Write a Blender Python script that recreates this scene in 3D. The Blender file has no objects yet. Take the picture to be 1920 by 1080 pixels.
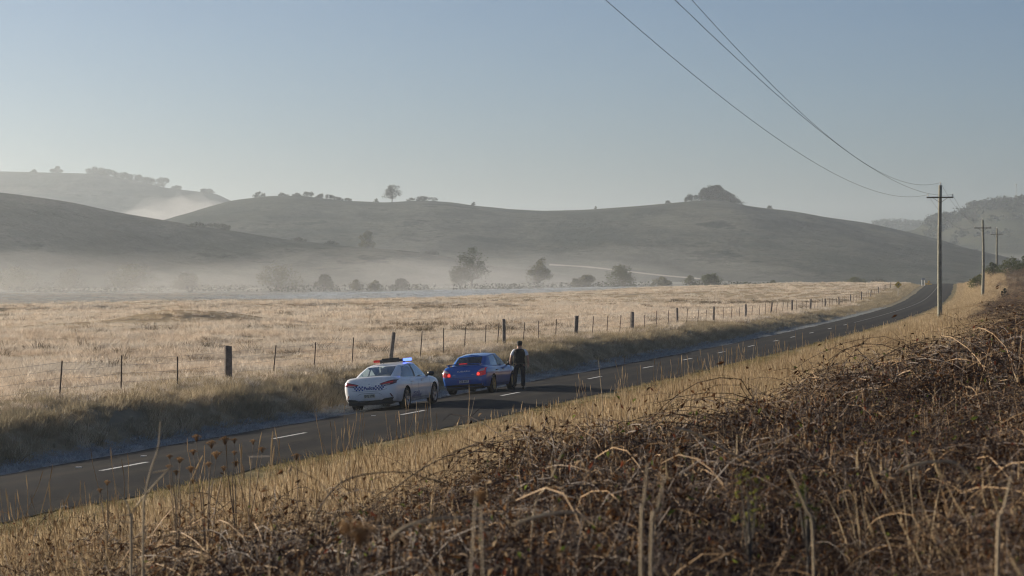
import bpy, bmesh, math, random
import numpy as np
from mathutils import Vector, Matrix, Euler
from mathutils.bvhtree import BVHTree

R = math.radians
scene = bpy.context.scene
COL = scene.collection

# ------------------------------------------------------------------ camera
F_PX, CX, YH, CAM_H = 4450.0, 960.0, 505.0, 4.6      # focal length and horizon in photograph pixels, eye height
cam_d = bpy.data.cameras.new('camera')
cam_d.sensor_width = 36.0
cam_d.lens = 36.0 * F_PX / 1920.0
cam_d.clip_start = 0.1
cam_d.clip_end = 12000
cam_d.dof.use_dof = True
cam_d.dof.focus_distance = 84.0
cam_d.dof.aperture_fstop = 4.5
cam = bpy.data.objects.new('camera', cam_d)
cam.location = (0, 0, CAM_H)
cam.rotation_euler = (R(90) - math.atan((540 - YH) / F_PX), 0, 0)
COL.objects.link(cam)
scene.camera = cam

# ------------------------------------------------------------------ sky and sun
SUN_AZ, SUN_EL = -62.0, 13.0          # degrees right of the view axis, degrees above the horizon
world = bpy.data.worlds.new('World')
scene.world = world
world.use_nodes = True
wn, wl = world.node_tree.nodes, world.node_tree.links
wn.clear()
sky = wn.new('ShaderNodeTexSky')
sky.sky_type = 'NISHITA'
sky.sun_disc = False
sky.sun_elevation = R(SUN_EL)
sky.sun_rotation = R(SUN_AZ)
sky.altitude = 100
sky.air_density = 0.68
sky.dust_density = 1.5
sky.ozone_density = 3.0
bg = wn.new('ShaderNodeBackground')
bg.inputs['Strength'].default_value = 0.054
wo = wn.new('ShaderNodeOutputWorld')
wl.new(sky.outputs[0], bg.inputs['Color'])
wl.new(bg.outputs[0], wo.inputs['Surface'])

sun_d = bpy.data.lights.new('sun', 'SUN')
sun_d.energy = 5.0
sun_d.angle = R(0.6)
sun_d.color = (1.0, 0.86, 0.68)
sun = bpy.data.objects.new('sun', sun_d)
az, el = R(SUN_AZ), R(SUN_EL)
to_sun = Vector((math.sin(az) * math.cos(el), math.cos(az) * math.cos(el), math.sin(el)))
sun.rotation_euler = to_sun.to_track_quat('Z', 'Y').to_euler()
sun.location = to_sun * 300
COL.objects.link(sun)

vs = scene.view_settings
vs.view_transform = 'Standard'
vs.look = 'None'
vs.exposure = 0.84
vs.gamma = 1.0
vs.use_curve_mapping = False
scene.cycles.use_denoising = True
scene.cycles.volume_bounces = 1
scene.cycles.filter_width = 1.15
scene.cycles.max_bounces = 6
scene.cycles.transparent_max_bounces = 12

# ------------------------------------------------------------------ helpers
def P(px, py, Z):
    """Photograph pixel at distance Z (metres along the view axis) -> world point."""
    return Vector(((px - CX) / F_PX * Z, Z, CAM_H - (py - YH) / F_PX * Z))

def smooth(a, b, x):
    t = np.clip((np.asarray(x, float) - a) / (b - a), 0, 1)
    return t * t * (3 - 2 * t)

def hash2(i, j, seed):
    n = (i.astype(np.int64) * 374761393 + j.astype(np.int64) * 668265263 + seed * 1274126177) & 0xFFFFFFFF
    n = ((n ^ (n >> 13)) * 1274126177) & 0xFFFFFFFF
    n = n ^ (n >> 16)
    return (n & 0xFFFF) / 65535.0

def vnoise(x, y, seed=0):
    x = np.asarray(x, float); y = np.asarray(y, float)
    i = np.floor(x).astype(np.int64); j = np.floor(y).astype(np.int64)
    u = x - i; v = y - j
    u = u * u * (3 - 2 * u); v = v * v * (3 - 2 * v)
    a = hash2(i, j, seed); b = hash2(i + 1, j, seed); c = hash2(i, j + 1, seed); d = hash2(i + 1, j + 1, seed)
    return (a * (1 - u) + b * u) * (1 - v) + (c * (1 - u) + d * u) * v - 0.5

def fbm(x, y, seed=0, o=4):
    s = 0.0; a = 1.0
    for k in range(o):
        s = s + a * vnoise(x * 2 ** k, y * 2 ** k, seed + k * 17); a *= 0.5
    return s

def tag(o, label=None, cat=None, group=None, kind=None):
    if label: o['label'] = label
    if cat: o['category'] = cat
    if group: o['group'] = group
    if kind: o['kind'] = kind
    return o

def link(o, parent=None):
    COL.objects.link(o)
    if parent is not None: o.parent = parent
    return o

def empty(name, loc=(0, 0, 0), rz=0.0):
    o = bpy.data.objects.new(name, None)
    o.empty_display_size = 0.2
    o.location = loc
    o.rotation_euler = (0, 0, rz)
    return link(o)

def obj(name, mesh, parent=None, loc=None):
    o = bpy.data.objects.new(name, mesh)
    if loc is not None: o.location = loc
    return link(o, parent)

def mesh_of(name, V, Fc, mats=(), midx=None, smooth_shade=True):
    me = bpy.data.meshes.new(name)
    me.from_pydata([tuple(v) for v in V], [], [tuple(f) for f in Fc])
    for m in (mats if isinstance(mats, (list, tuple)) else [mats]): me.materials.append(m)
    if midx is not None: me.polygons.foreach_set('material_index', np.asarray(midx, dtype=np.int32))
    if smooth_shade: me.polygons.foreach_set('use_smooth', [True] * len(me.polygons))
    me.update()
    return me

class MB:
    """Collects simple solids into one mesh."""
    def __init__(s): s.V = []; s.F = []; s.M = []
    def add(s, V, Fc, m=0):
        n = len(s.V); s.V += [tuple(v) for v in V]; s.F += [tuple(i + n for i in f) for f in Fc]; s.M += [m] * len(Fc)
    def box(s, c, d, m=0, rot=None):
        hx, hy, hz = d[0] / 2, d[1] / 2, d[2] / 2
        V = [Vector((x, y, z)) for x in (-hx, hx) for y in (-hy, hy) for z in (-hz, hz)]
        if rot is not None:
            q = Euler(rot).to_matrix(); V = [q @ v for v in V]
        V = [v + Vector(c) for v in V]
        s.add(V, [(0, 1, 3, 2), (4, 6, 7, 5), (0, 4, 5, 1), (2, 3, 7, 6), (0, 2, 6, 4), (1, 5, 7, 3)], m)
    def tube(s, pts, rad, n=6, m=0, cap=True):
        pts = [Vector(p) for p in pts]
        if not hasattr(rad, '__len__'): rad = [rad] * len(pts)
        V = []; Fc = []
        up = Vector((0.13, 0.21, 0.97))
        for i, p in enumerate(pts):
            t = (pts[min(i + 1, len(pts) - 1)] - pts[max(i - 1, 0)])
            if t.length < 1e-9: t = Vector((0, 0, 1))
            t.normalize()
            a = t.cross(up if abs(t.dot(up)) < 0.9 else Vector((1, 0, 0))).normalized(); b = t.cross(a)
            for k in range(n):
                an = 2 * math.pi * k / n
                V.append(p + (a * math.cos(an) + b * math.sin(an)) * rad[i])
        for i in range(len(pts) - 1):
            for k in range(n):
                k2 = (k + 1) % n
                Fc.append((i * n + k, i * n + k2, (i + 1) * n + k2, (i + 1) * n + k))
        if cap:
            Fc.append(tuple(range(n))); Fc.append(tuple(range((len(pts) - 1) * n, len(pts) * n)))
        s.add(V, Fc, m)
    def lathe(s, prof, n=24, axis='z', c=(0, 0, 0), m=0, caps=True):
        V = []; Fc = []
        for (r, h) in prof:
            for k in range(n):
                an = 2 * math.pi * k / n
                x, y = r * math.cos(an), r * math.sin(an)
                V.append(Vector(c) + (Vector((x, y, h)) if axis == 'z' else Vector((x, h, y))))
        for i in range(len(prof) - 1):
            for k in range(n):
                k2 = (k + 1) % n
                Fc.append((i * n + k, i * n + k2, (i + 1) * n + k2, (i + 1) * n + k))
        if caps:
            Fc.append(tuple(range(n))); Fc.append(tuple(range((len(prof) - 1) * n, len(prof) * n)))
        s.add(V, Fc, m)
    def build(s, name, mats, parent=None, loc=None, smooth_shade=False, bevel=0):
        me = mesh_of(name, s.V, s.F, mats, s.M, smooth_shade)
        bm = bmesh.new(); bm.from_mesh(me)
        bmesh.ops.recalc_face_normals(bm, faces=bm.faces)
        if bevel: bmesh.ops.bevel(bm, geom=bm.edges[:], offset=bevel, segments=2, profile=0.6, affect='EDGES', clamp_overlap=True)
        bm.to_mesh(me); bm.free()
        return obj(name, me, parent, loc)

# ------------------------------------------------------------------ materials
def nt(name):
    m = bpy.data.materials.new(name); m.use_nodes = True
    n = m.node_tree.nodes; l = m.node_tree.links
    b = n['Principled BSDF']
    return m, n, l, b

def mixc(n, l, fac, a, b, blend='MIX'):
    x = n.new('ShaderNodeMix'); x.data_type = 'RGBA'; x.blend_type = blend
    for i, v in ((6, a), (7, b)):
        if isinstance(v, (tuple, list)): x.inputs[i].default_value = (*v[:3], 1)
        else: l.new(v, x.inputs[i])
    if isinstance(fac, (int, float)): x.inputs[0].default_value = fac
    else: l.new(fac, x.inputs[0])
    return x.outputs[2]

def noise(n, l, scale, detail=4, rough=0.6, coord='pos', dim='3D'):
    t = n.new('ShaderNodeTexNoise'); t.inputs['Scale'].default_value = scale
    t.inputs['Detail'].default_value = detail; t.inputs['Roughness'].default_value = rough
    if coord == 'pos':
        g = n.new('ShaderNodeNewGeometry'); l.new(g.outputs['Position'], t.inputs['Vector'])
    elif coord == 'obj':
        g = n.new('ShaderNodeTexCoord'); l.new(g.outputs['Object'], t.inputs['Vector'])
    else: l.new(coord, t.inputs['Vector'])
    return t.outputs['Fac']

def ramp(n, l, fac, stops):
    r = n.new('ShaderNodeValToRGB'); e = r.color_ramp.elements
    while len(e) < len(stops): e.new(0.5)
    for i, (p, c) in enumerate(stops):
        e[i].position = p; e[i].color = (*c[:3], 1) if isinstance(c, (tuple, list)) else (c, c, c, 1)
    l.new(fac, r.inputs['Fac'])
    return r.outputs['Color']

def mathn(n, l, op, a, b=None, clamp=False):
    m = n.new('ShaderNodeMath'); m.operation = op; m.use_clamp = clamp
    for i, v in enumerate((a, b)):
        if v is None: continue
        if isinstance(v, (int, float)): m.inputs[i].default_value = v
        else: l.new(v, m.inputs[i])
    return m.outputs[0]

def mat(name, col, rough=0.6, var=0.18, scale=6.0, metal=0.0, bump=0.0, coat=0.0, emis=None, estr=0.0, spec=None):
    m, n, l, b = nt(name)
    f = noise(n, l, scale, 5, 0.65, 'obj')
    lo = tuple(c * (1 - var) for c in col); hi = tuple(min(1, c * (1 + var)) for c in col)
    c = ramp(n, l, f, [(0.3, lo), (0.7, hi)])
    l.new(c, b.inputs['Base Color'])
    b.inputs['Roughness'].default_value = rough; b.inputs['Metallic'].default_value = metal
    b.inputs['Coat Weight'].default_value = coat; b.inputs['Coat Roughness'].default_value = 0.055
    if spec is not None: b.inputs['Specular IOR Level'].default_value = spec
    if emis:
        b.inputs['Emission Color'].default_value = (*emis, 1); b.inputs['Emission Strength'].default_value = estr
    if bump:
        bp = n.new('ShaderNodeBump'); bp.inputs['Strength'].default_value = bump; bp.inputs['Distance'].default_value = 0.02
        l.new(noise(n, l, scale * 6, 6, 0.7, 'obj'), bp.inputs['Height']); l.new(bp.outputs[0], b.inputs['Normal'])
    return m

def plant_mat(name, stops, trans=0.35, patch=None, pscale=0.15, rough=0.7):
    """Thin plant tissue: colour differs from plant to plant, lets some light through."""
    m, n, l, b = nt(name)
    oi = n.new('ShaderNodeObjectInfo')
    f = noise(n, l, 1.7, 3, 0.6)
    r = mathn(n, l, 'ADD', mathn(n, l, 'MULTIPLY', oi.outputs['Random'], 0.65), mathn(n, l, 'MULTIPLY', f, 0.35))
    c = ramp(n, l, r, stops)
    if patch:
        pf = noise(n, l, pscale, 5, 0.6)
        c = mixc(n, l, ramp(n, l, pf, [(0.44, 0.0), (0.60, 1.0)]), c, patch)
    d = n.new('ShaderNodeBsdfDiffuse'); t = n.new('ShaderNodeBsdfTranslucent')
    l.new(c, d.inputs['Color']); l.new(c, t.inputs['Color'])
    mx = n.new('ShaderNodeMixShader'); mx.inputs[0].default_value = trans
    l.new(d.outputs[0], mx.inputs[1]); l.new(t.outputs[0], mx.inputs[2])
    out = [x for x in n if x.type == 'OUTPUT_MATERIAL'][0]
    l.new(mx.outputs[0], out.inputs['Surface'])
    return m
# ================================================================== THE LIE OF THE LAND
_py = np.array([54.9, 75.5, 99.9, 120.4, 141.2, 160.0, 195.0, 235.0, 284.0, 450.0, 540.0])
_px = np.array([-8.88, -2.9, 3.45, 8.8, 13.9, 18.7, 27.3, 37.0, 47.6, 80.0, 97.5])
_c = np.polyfit(_py, _px, 3)
_s0 = np.polyval(np.polyder(_c), 50.0); _x0 = np.polyval(_c, 50.0)
_s1 = np.polyval(np.polyder(_c), 540.0); _x1 = np.polyval(_c, 540.0)

def road_x(y):
    y = np.asarray(y, float)
    return np.where(y < 50, _x0 + _s0 * (y - 50), np.where(y > 540, _x1 + _s1 * (y - 540), np.polyval(_c, y)))
def road_th(y): return np.arctan(np.where(np.asarray(y) < 50, _s0, np.where(np.asarray(y) > 540, _s1, np.polyval(np.polyder(_c), np.asarray(y, float)))))
def road_z(y):
    y = np.asarray(y, float)
    return 1.25 * smooth(300, 530, y) - 3.2 * smooth(545, 760, y)
def cross(l): return 0.07 * np.clip(np.asarray(l, float), -4.4, 0)          # the far lane and its shoulder fall away from the middle
def lat_of(x, y): return (np.asarray(x, float) - road_x(y)) * np.cos(road_th(y))
def xy_of(l, y): return road_x(y) + np.asarray(l, float) / np.cos(road_th(y))

def ground_z(x, y):
    x = np.asarray(x, float); y = np.asarray(y, float)
    l = lat_of(x, y)
    # left of the road: toe, grassy bank, paddock falling to the valley floor
    bank = 0.80 - 0.60 * smooth(120, 300, y)
    left = bank * smooth(4.2, 6.3, -l) * (1 + 0.35 * vnoise(y / 9.0, 0 * y, 3)) - (bank + 1.5) * smooth(16, 190, -l)
    # right of the road: slope up to where the camera stands, steeper cutting far off
    sl = 0.158 + 0.09 * smooth(130, 200, y) + 0.10 * smooth(230, 300, y) + 0.26 * smooth(300, 390, y)
    rise = sl * np.maximum(l - 5.2, 0)
    right = np.minimum(rise, 3 + 0.35 * (rise - 3)) * (l > 0)
    right = np.where(rise > 3, right, rise * (l > 0))
    right = right * (1 - smooth(470, 560, y)) + 2.2 * smooth(6, 40, l) * smooth(470, 560, y) * (1 - smooth(560, 760, y))
    z = np.where(l < 0, left, right) + road_z(y) * (1 - smooth(15, 90, np.abs(l)))
    z = z - 1.5 * smooth(300, 700, y) * smooth(60, 200, l)
    off = smooth(3.4, 6.5, np.abs(l))
    amp = 0.10 + 0.10 * smooth(9, 16, -l)
    z = z + off * amp * (fbm(x / 2.6, y / 3.4, 5, 3) + 0.9 * fbm(x / 11.0, y / 17.0, 9, 2))
    z = z + smooth(14, 40, np.abs(l)) * 0.5 * fbm(x / 60.0, y / 60.0, 21, 3) * (1 - smooth(900, 1400, y))
    # long hollow with a low bank in the paddock
    z = z + 1.15 * np.exp(-((x + 24) / 5.5) ** 2 - ((y - 178) / 3.2) ** 2) + 0.45 * np.exp(-((x + 33) / 3.5) ** 2 - ((y - 172) / 2.4) ** 2)
    z = z + (0.75 + 0.5 * vnoise(x / 14.0, y * 0, 51)) * np.exp(-((y - 278 - 10 * vnoise(x / 30.0, y * 0, 55)) / 5.0) ** 2) * smooth(8, -12, x)
    fall = cross(l) * (1 - smooth(5.2, 8.5, -l))
    return np.where(np.abs(l) < 3.2, road_z(y) - 0.004, z) + fall

def gz(x, y): return float(ground_z(x, y))

def ring_axis(parts):
    out = []
    for a, b, s in parts: out += list(np.arange(a, b, s))
    return out

def build_ground():
    ls = ring_axis([(9, 14, .6), (14, 40, 1.6), (40, 160, 4), (160, 600, 25), (600, 3600, 200)])
    pos = ring_axis([(3.2, 9, .35)]) + ls
    lats = np.array([-v for v in reversed(pos)] + [-2.2, 0, 2.2] + pos)
    # finer paddock grid on the left
    ys = np.array(ring_axis([(-60, 0, 6), (0, 60, 1.2), (60, 160, 1.5), (160, 320, 3), (320, 640, 8), (640, 1400, 30), (1400, 4100, 190)]))
    LL, YY = np.meshgrid(lats, ys)
    XX = xy_of(LL, YY)
    ZZ = ground_z(XX, YY)
    nx = len(lats); ny = len(ys)
    V = np.stack([XX, YY, ZZ], -1).reshape(-1, 3)
    i = np.arange(ny - 1)[:, None] * nx + np.arange(nx - 1)[None, :]
    Fc = np.stack([i, i + 1, i + nx + 1, i + nx], -1).reshape(-1, 4)
    me = mesh_of('ground', V.tolist(), Fc.tolist(), [ground_mat()])
    a = me.attributes.new('lateral', 'FLOAT', 'POINT'); a.data.foreach_set('value', LL.reshape(-1).astype(np.float32))
    frost = smooth(0, 1, (YY - (395 + 330 * smooth(-40, 90, XX))) / 40 + 1.2 * fbm(XX / 50, YY / 90, 31, 3)) * (LL < -8)
    edge = 625 + 110 * smooth(-40, 90, XX) + 25 * fbm(XX / 40, YY / 40, 35, 3)
    frost = frost * (.35 + .65 * smooth(-75, -35, XX)) * (.55 + .9 * np.clip(.5 + fbm(XX / 16, YY / 30, 39, 3), 0, .6))
    frost = np.clip(frost, 0, 1)
    frost = frost * (1 - .85 * smooth(-12, 12, YY - edge))
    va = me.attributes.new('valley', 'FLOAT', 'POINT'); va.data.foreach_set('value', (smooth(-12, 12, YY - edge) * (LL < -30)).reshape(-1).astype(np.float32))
    fr = me.attributes.new('frost', 'FLOAT', 'POINT'); fr.data.foreach_set('value', frost.reshape(-1).astype(np.float32))
    return tag(obj('ground', me), kind='structure')

def ground_mat():
    m, n, l, b = nt('ground_soil')
    at = n.new('ShaderNodeAttribute'); at.attribute_name = 'lateral'
    ft = n.new('ShaderNodeAttribute'); ft.attribute_name = 'frost'
    nz = noise(n, l, 0.9, 6, 0.65); nb = noise(n, l, 0.12, 5, 0.6); nf = noise(n, l, 9, 5, 0.7)
    la = mathn(n, l, 'ADD', at.outputs['Fac'], mathn(n, l, 'MULTIPLY', mathn(n, l, 'SUBTRACT', nz, 0.5), 1.6))
    straw = ramp(n, l, nz, [(0.3, (.20, .15, .085)), (0.5, (.36, .275, .165)), (0.7, (.47, .37, .24))])
    straw = mixc(n, l, ramp(n, l, nb, [(0.52, 0.0), (0.66, 1.0)]), straw, (.23, .20, .14))
    litter = ramp(n, l, nf, [(0.3, (.055, .038, .022)), (0.55, (.13, .09, .05)), (0.75, (.22, .16, .09))])
    moss = ramp(n, l, nz, [(0.32, (.10, .082, .04)), (0.5, (.19, .155, .07)), (0.68, (.34, .265, .15))])
    gravel = ramp(n, l, nf, [(0.3, (.15, .15, .15)), (0.55, (.29, .30, .30)), (0.8, (.45, .47, .48))])
    def band(v, a0, a1):
        mr = n.new('ShaderNodeMapRange'); mr.clamp = True
        mr.inputs[1].default_value = a0; mr.inputs[2].default_value = a1
        l.new(v, mr.inputs[0]); return mr.outputs[0]
    gy = n.new('ShaderNodeNewGeometry'); sy = n.new('ShaderNodeSeparateXYZ'); l.new(gy.outputs['Position'], sy.inputs[0])
    gravel = mixc(n, l, band(sy.outputs['Y'], 210, 300), gravel, (.20, .175, .12))          # the frosted gravel gives way to grass farther on
    c = mixc(n, l, band(la, -4.9, -4.3), straw, gravel)
    c = mixc(n, l, band(la, 1.0, 1.2), c, moss)
    c = mixc(n, l, band(la, 7.0, 10.0), c, litter)
    frostc = ramp(n, l, nz, [(0.3, (.30, .33, .35)), (0.7, (.56, .59, .62))])
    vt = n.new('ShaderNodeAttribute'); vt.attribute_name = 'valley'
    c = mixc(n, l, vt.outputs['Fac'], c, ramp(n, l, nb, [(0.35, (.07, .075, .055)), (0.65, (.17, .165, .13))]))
    c = mixc(n, l, ft.outputs['Fac'], c, frostc)
    l.new(c, b.inputs['Base Color'])
    b.inputs['Roughness'].default_value = 0.95; b.inputs['Specular IOR Level'].default_value = 0.1
    bp = n.new('ShaderNodeBump'); bp.inputs['Strength'].default_value = 0.6; bp.inputs['Distance'].default_value = 0.12
    l.new(noise(n, l, 3.0, 6, 0.75), bp.inputs['Height']); l.new(bp.outputs[0], b.inputs['Normal'])
    return m

build_ground()

# ------------------------------------------------------------------ road
def asphalt_mat():
    m, n, l, b = nt('asphalt')
    at = n.new('ShaderNodeAttribute'); at.attribute_name = 'lateral'
    nf = noise(n, l, 14, 6, 0.75); nb = noise(n, l, 0.5, 5, 0.6)
    base = ramp(n, l, nf, [(0.3, (.010, .011, .012)), (0.6, (.023, .023, .024)), (0.8, (.045, .043, .041))])
    # worn, browner wheel tracks about 0.75 m either side of each lane's middle
    w = mathn(n, l, 'ABSOLUTE', mathn(n, l, 'SUBTRACT', mathn(n, l, 'ABSOLUTE', mathn(n, l, 'SUBTRACT', mathn(n, l, 'ABSOLUTE', at.outputs['Fac']), 1.55)), 0.75))
    tr = mathn(n, l, 'MULTIPLY', ramp(n, l, w, [(0.05, 1.0), (0.5, 0.0)]), ramp(n, l, nb, [(0.3, 0.25), (0.7, 1.0)]))
    c = mixc(n, l, mathn(n, l, 'MULTIPLY', tr, 0.7), base, (.052, .044, .035))
    pt = noise(n, l, 0.16, 3, 0.5)
    c = mixc(n, l, ramp(n, l, pt, [(0.60, 0.0), (0.615, 0.55)]), c, (.018, .018, .020))          # bitumen repairs
    vo = n.new('ShaderNodeTexVoronoi'); vo.feature = 'DISTANCE_TO_EDGE'; vo.inputs['Scale'].default_value = 0.33
    gg = n.new('ShaderNodeNewGeometry'); wv = n.new('ShaderNodeVectorMath'); wv.operation = 'ADD'
    nn_ = n.new('ShaderNodeTexNoise'); nn_.inputs['Scale'].default_value = 1.1; nn_.inputs['Detail'].default_value = 4
    l.new(gg.outputs['Position'], nn_.inputs['Vector']); l.new(gg.outputs['Position'], wv.inputs[0]); l.new(nn_.outputs['Color'], wv.inputs[1]); l.new(wv.outputs[0], vo.inputs['Vector'])
    c = mixc(n, l, ramp(n, l, vo.outputs['Distance'], [(0.0, 0.8), (0.02, 0.0)]), c, (.008, .008, .009))
    l.new(c, b.inputs['Base Color']); b.inputs['Roughness'].default_value = 0.95; b.inputs['Specular IOR Level'].default_value = 0.08
    bp = n.new('ShaderNodeBump'); bp.inputs['Strength'].default_value = 0.4; bp.inputs['Distance'].default_value = 0.01
    l.new(noise(n, l, 40, 4, 0.8), bp.inputs['Height']); l.new(bp.outputs[0], b.inputs['Normal'])
    return m

def build_road():
    ys = np.array(ring_axis([(-60, 150, .8), (150, 320, 2), (320, 760, 6)]))
    cols = [-1, -.85, -.6, -.3, 0, .3, .6, .85, 1]
    el = -3.05 + 0.30 * fbm(ys / 2.4, ys * 0, 41, 3); er = 3.05 + 0.34 * fbm(ys / 2.4, ys * 0 + 7, 43, 3)
    V = []; A = []
    for k, y in enumerate(ys):
        for c in cols:
            la = -el[k] * c if c < 0 else er[k] * c
            V.append((float(xy_of(la, y)), y, float(road_z(y)) + float(cross(la)) + 0.012 + 0.03 * (1 - c * c))); A.append(la)
    nx = len(cols)
    Fc = [(i * nx + j, i * nx + j + 1, (i + 1) * nx + j + 1, (i + 1) * nx + j) for i in range(len(ys) - 1) for j in range(nx - 1)]
    me = mesh_of('road', V, Fc, [asphalt_mat()])
    a = me.attributes.new('lateral', 'FLOAT', 'POINT'); a.data.foreach_set('value', np.array(A, np.float32))
    return tag(obj('road', me), kind='structure')
road = build_road()
def rz_at(y, l=0.0): return float(road_z(y)) + 0.042 - .03 * min(1, (l / 3.05) ** 2) + float(cross(l))

paint = mat('road_paint', (.62, .62, .60), 0.8, 0.35, 5)
worn = mat('worn_road_paint', (.20, .20, .19), 0.85, 0.5, 3)
def strip(name, y0, y1, l0, l1, n, parent, m=None):
    V = []; Fc = []
    for k in range(n + 1):
        y = y0 + (y1 - y0) * k / n
        for la in (l0, l1): V.append((float(xy_of(la, y)), y, rz_at(y) + 0.004))
    Fc = [(2 * k, 2 * k + 1, 2 * k + 3, 2 * k + 2) for k in range(n)]
    return obj(name, mesh_of(name, V, Fc, [m or paint]), parent)
DASH = [(240, 878), (564, 820), (797, 776), (987, 741), (1118, 710), (1217, 690), (1286, 675), (1343, 662), (1396, 650), (1442, 640), (1482, 633), (1520, 625), (1555, 617), (1587, 610)]
for px, py in DASH:
    y = F_PX * CAM_H / (py - YH)
    ln = 2.5
    strip('lane_dash', y - ln / 2 * .96, y + ln / 2 * .96, -.06, .06, 4, road)
strip('lane_dash', 31.5, 34, -.06, .06, 4, road)
strip('lane_line', 203, 540, -.045, .045, 90, road, worn)
for px, py in [(147, 872), (269, 851), (700, 778)]:
    y = F_PX * CAM_H / (py - YH); x = (px - CX) / F_PX * y
    mb = MB(); mb.box((x, y, rz_at(y, float(lat_of(x, y))) + .004), (.14, .10, .03)); mb.build('pavement_marker', [paint], road)

# ------------------------------------------------------------------ hills
def hill_mat(name, lo, mid, hi, dark):
    m, n, l, b = nt(name)
    g = n.new('ShaderNodeNewGeometry'); mp = n.new('ShaderNodeMapping')
    mp.inputs['Scale'].default_value = (1.0, .45, 3.5); mp.inputs['Rotation'].default_value = (0, 0, .35)   # pasture bands run along the slope
    l.new(g.outputs['Position'], mp.inputs['Vector'])
    a = noise(n, l, 0.007, 6, 0.62, mp.outputs[0]); c2 = noise(n, l, 0.028, 7, 0.72, mp.outputs[0]); c3 = noise(n, l, 0.35, 5, 0.75)
    f = mathn(n, l, 'ADD', mathn(n, l, 'MULTIPLY', a, .5), mathn(n, l, 'ADD', mathn(n, l, 'MULTIPLY', c2, .32), mathn(n, l, 'MULTIPLY', c3, .18)))
    c = ramp(n, l, f, [(0.40, lo), (0.5, mid), (0.60, hi)])
    c = mixc(n, l, ramp(n, l, c2, [(0.56, 0.0), (0.63, 0.9)]), c, dark)
    sp = noise(n, l, 0.11, 3, 0.5)
    c = mixc(n, l, ramp(n, l, sp, [(0.66, 0.0), (0.70, 0.85)]), c, dark)      # single shrubs, too far to tell apart
    l.new(c, b.inputs['Base Color']); b.inputs['Roughness'].default_value = 1.0; b.inputs['Specular IOR Level'].default_value = 0.0
    bp = n.new('ShaderNodeBump'); bp.inputs['Strength'].default_value = 0.8; bp.inputs['Distance'].default_value = 3.0
    l.new(noise(n, l, 0.05, 7, 0.72), bp.inputs['Height']); l.new(bp.outputs[0], b.inputs['Normal'])
    return m
HM = hill_mat('hill_grass', (.030, .037, .030), (.066, .071, .058), (.15, .145, .118), (.017, .023, .018))
HF = hill_mat('hill_forest', (.03, .036, .024), (.045, .05, .032), (.085, .08, .05), (.02, .026, .018))

HILLS = {}
def hill(key, prof, zc, front, back, mt, namp=1.0, seed=0, base=-3.5):
    px = np.array([p[0] for p in prof], float); py = np.array([p[1] for p in prof], float)
    cols = np.arange(px[0], px[-1] + 1, 8.0 * 1500 / zc)
    crest_py = np.interp(cols, px, py)
    k = np.array([1, 2, 3, 2, 1.]); k /= k.sum()
    cp = np.convolve(np.pad(crest_py, 2, mode='edge'), k, 'valid')
    X = (cols - CX) / F_PX * zc
    crest = (YH - cp) / F_PX * zc + CAM_H
    ts = np.concatenate([np.linspace(-1, 0, 44), np.linspace(0.06, 1, 14)])
    V = []
    cy = zc + 60 * fbm(X / 400, X * 0, seed, 2)
    for t in ts:
        if t <= 0: s = 1 - smooth(0, 1, -t) * 1.0; s = 0.35 * (1 + t) + 0.65 * s; y = cy + t * front
        else: s = 1 - smooth(0, 1, t); y = cy + t * back
        nz = namp * (1 - abs(t)) ** .5 * (6.5 * fbm(X / 120, y / 260, seed + 3, 4) - 5.0 * np.abs(vnoise(X / 85 + y / 500, y / 700, seed + 9)) + 1.5 * fbm(X / 26, y / 30, seed + 5, 3)) * (0.0 if t == 0 else min(1, abs(t) * 4))
        z = base + (crest - base) * s + nz
        V.append(np.stack([X, y, z], -1))
    V = np.array(V); ny, nx = V.shape[:2]
    i = np.arange(ny - 1)[:, None] * nx + np.arange(nx - 1)[None, :]
    Fc = np.stack([i, i + 1, i + nx + 1, i + nx], -1).reshape(-1, 4)
    o = tag(obj('hill', mesh_of('hill', V.reshape(-1, 3).tolist(), Fc.tolist(), [mt])), kind='structure')
    HILLS[key] = (X, crest, cy, zc, V)
    return o
def hill_point(key, px, t=0.0):
    """A point on a hill's surface in column px, t = -1 foot .. 0 crest."""
    X, crest, cy, zc, V = HILLS[key]
    ts = np.concatenate([np.linspace(-1, 0, 44), np.linspace(0.06, 1, 14)])
    j = int(np.clip(np.searchsorted(ts, t), 0, len(ts) - 1))
    row = V[j]
    x = row[:, 0]; pxs = CX + F_PX * x / row[:, 1]
    return Vector((float(np.interp(px, pxs, x)), float(np.interp(px, pxs, row[:, 1])), float(np.interp(px, pxs, row[:, 2]))))

hill('A', [(-900, 300), (-300, 333), (0, 360), (60, 368), (120, 377), (200, 395), (300, 412), (380, 425), (430, 432), (520, 447), (640, 460), (760, 469), (830, 481), (900, 496), (960, 506), (1050, 518), (1150, 530), (1250, 545)], 950, 260, 300, HM, 0.8, 2)
hill('B', [(-200, 520), (100, 460), (200, 440), (300, 413), (330, 405), (380, 388), (430, 374), (500, 366), (560, 366), (640, 375), (720, 379), (790, 375), (850, 379), (880, 384), (960, 392), (1020, 395), (1100, 393), (1200, 386), (1280, 379), (1330, 377), (1400, 388), (1480, 396), (1540, 407), (1620, 418), (1680, 431), (1720, 443), (1770, 461), (1830, 493), (1880, 515), (1960, 540)], 1500, 560, 400, HM, 1.0, 11)
hill('C', [(-1500, 318), (-300, 318), (0, 320), (170, 324), (240, 335), (300, 350), (400, 362), (425, 374), (500, 405), (700, 455), (900, 500)], 2400, 700, 600, HM, 1.2, 23)
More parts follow.
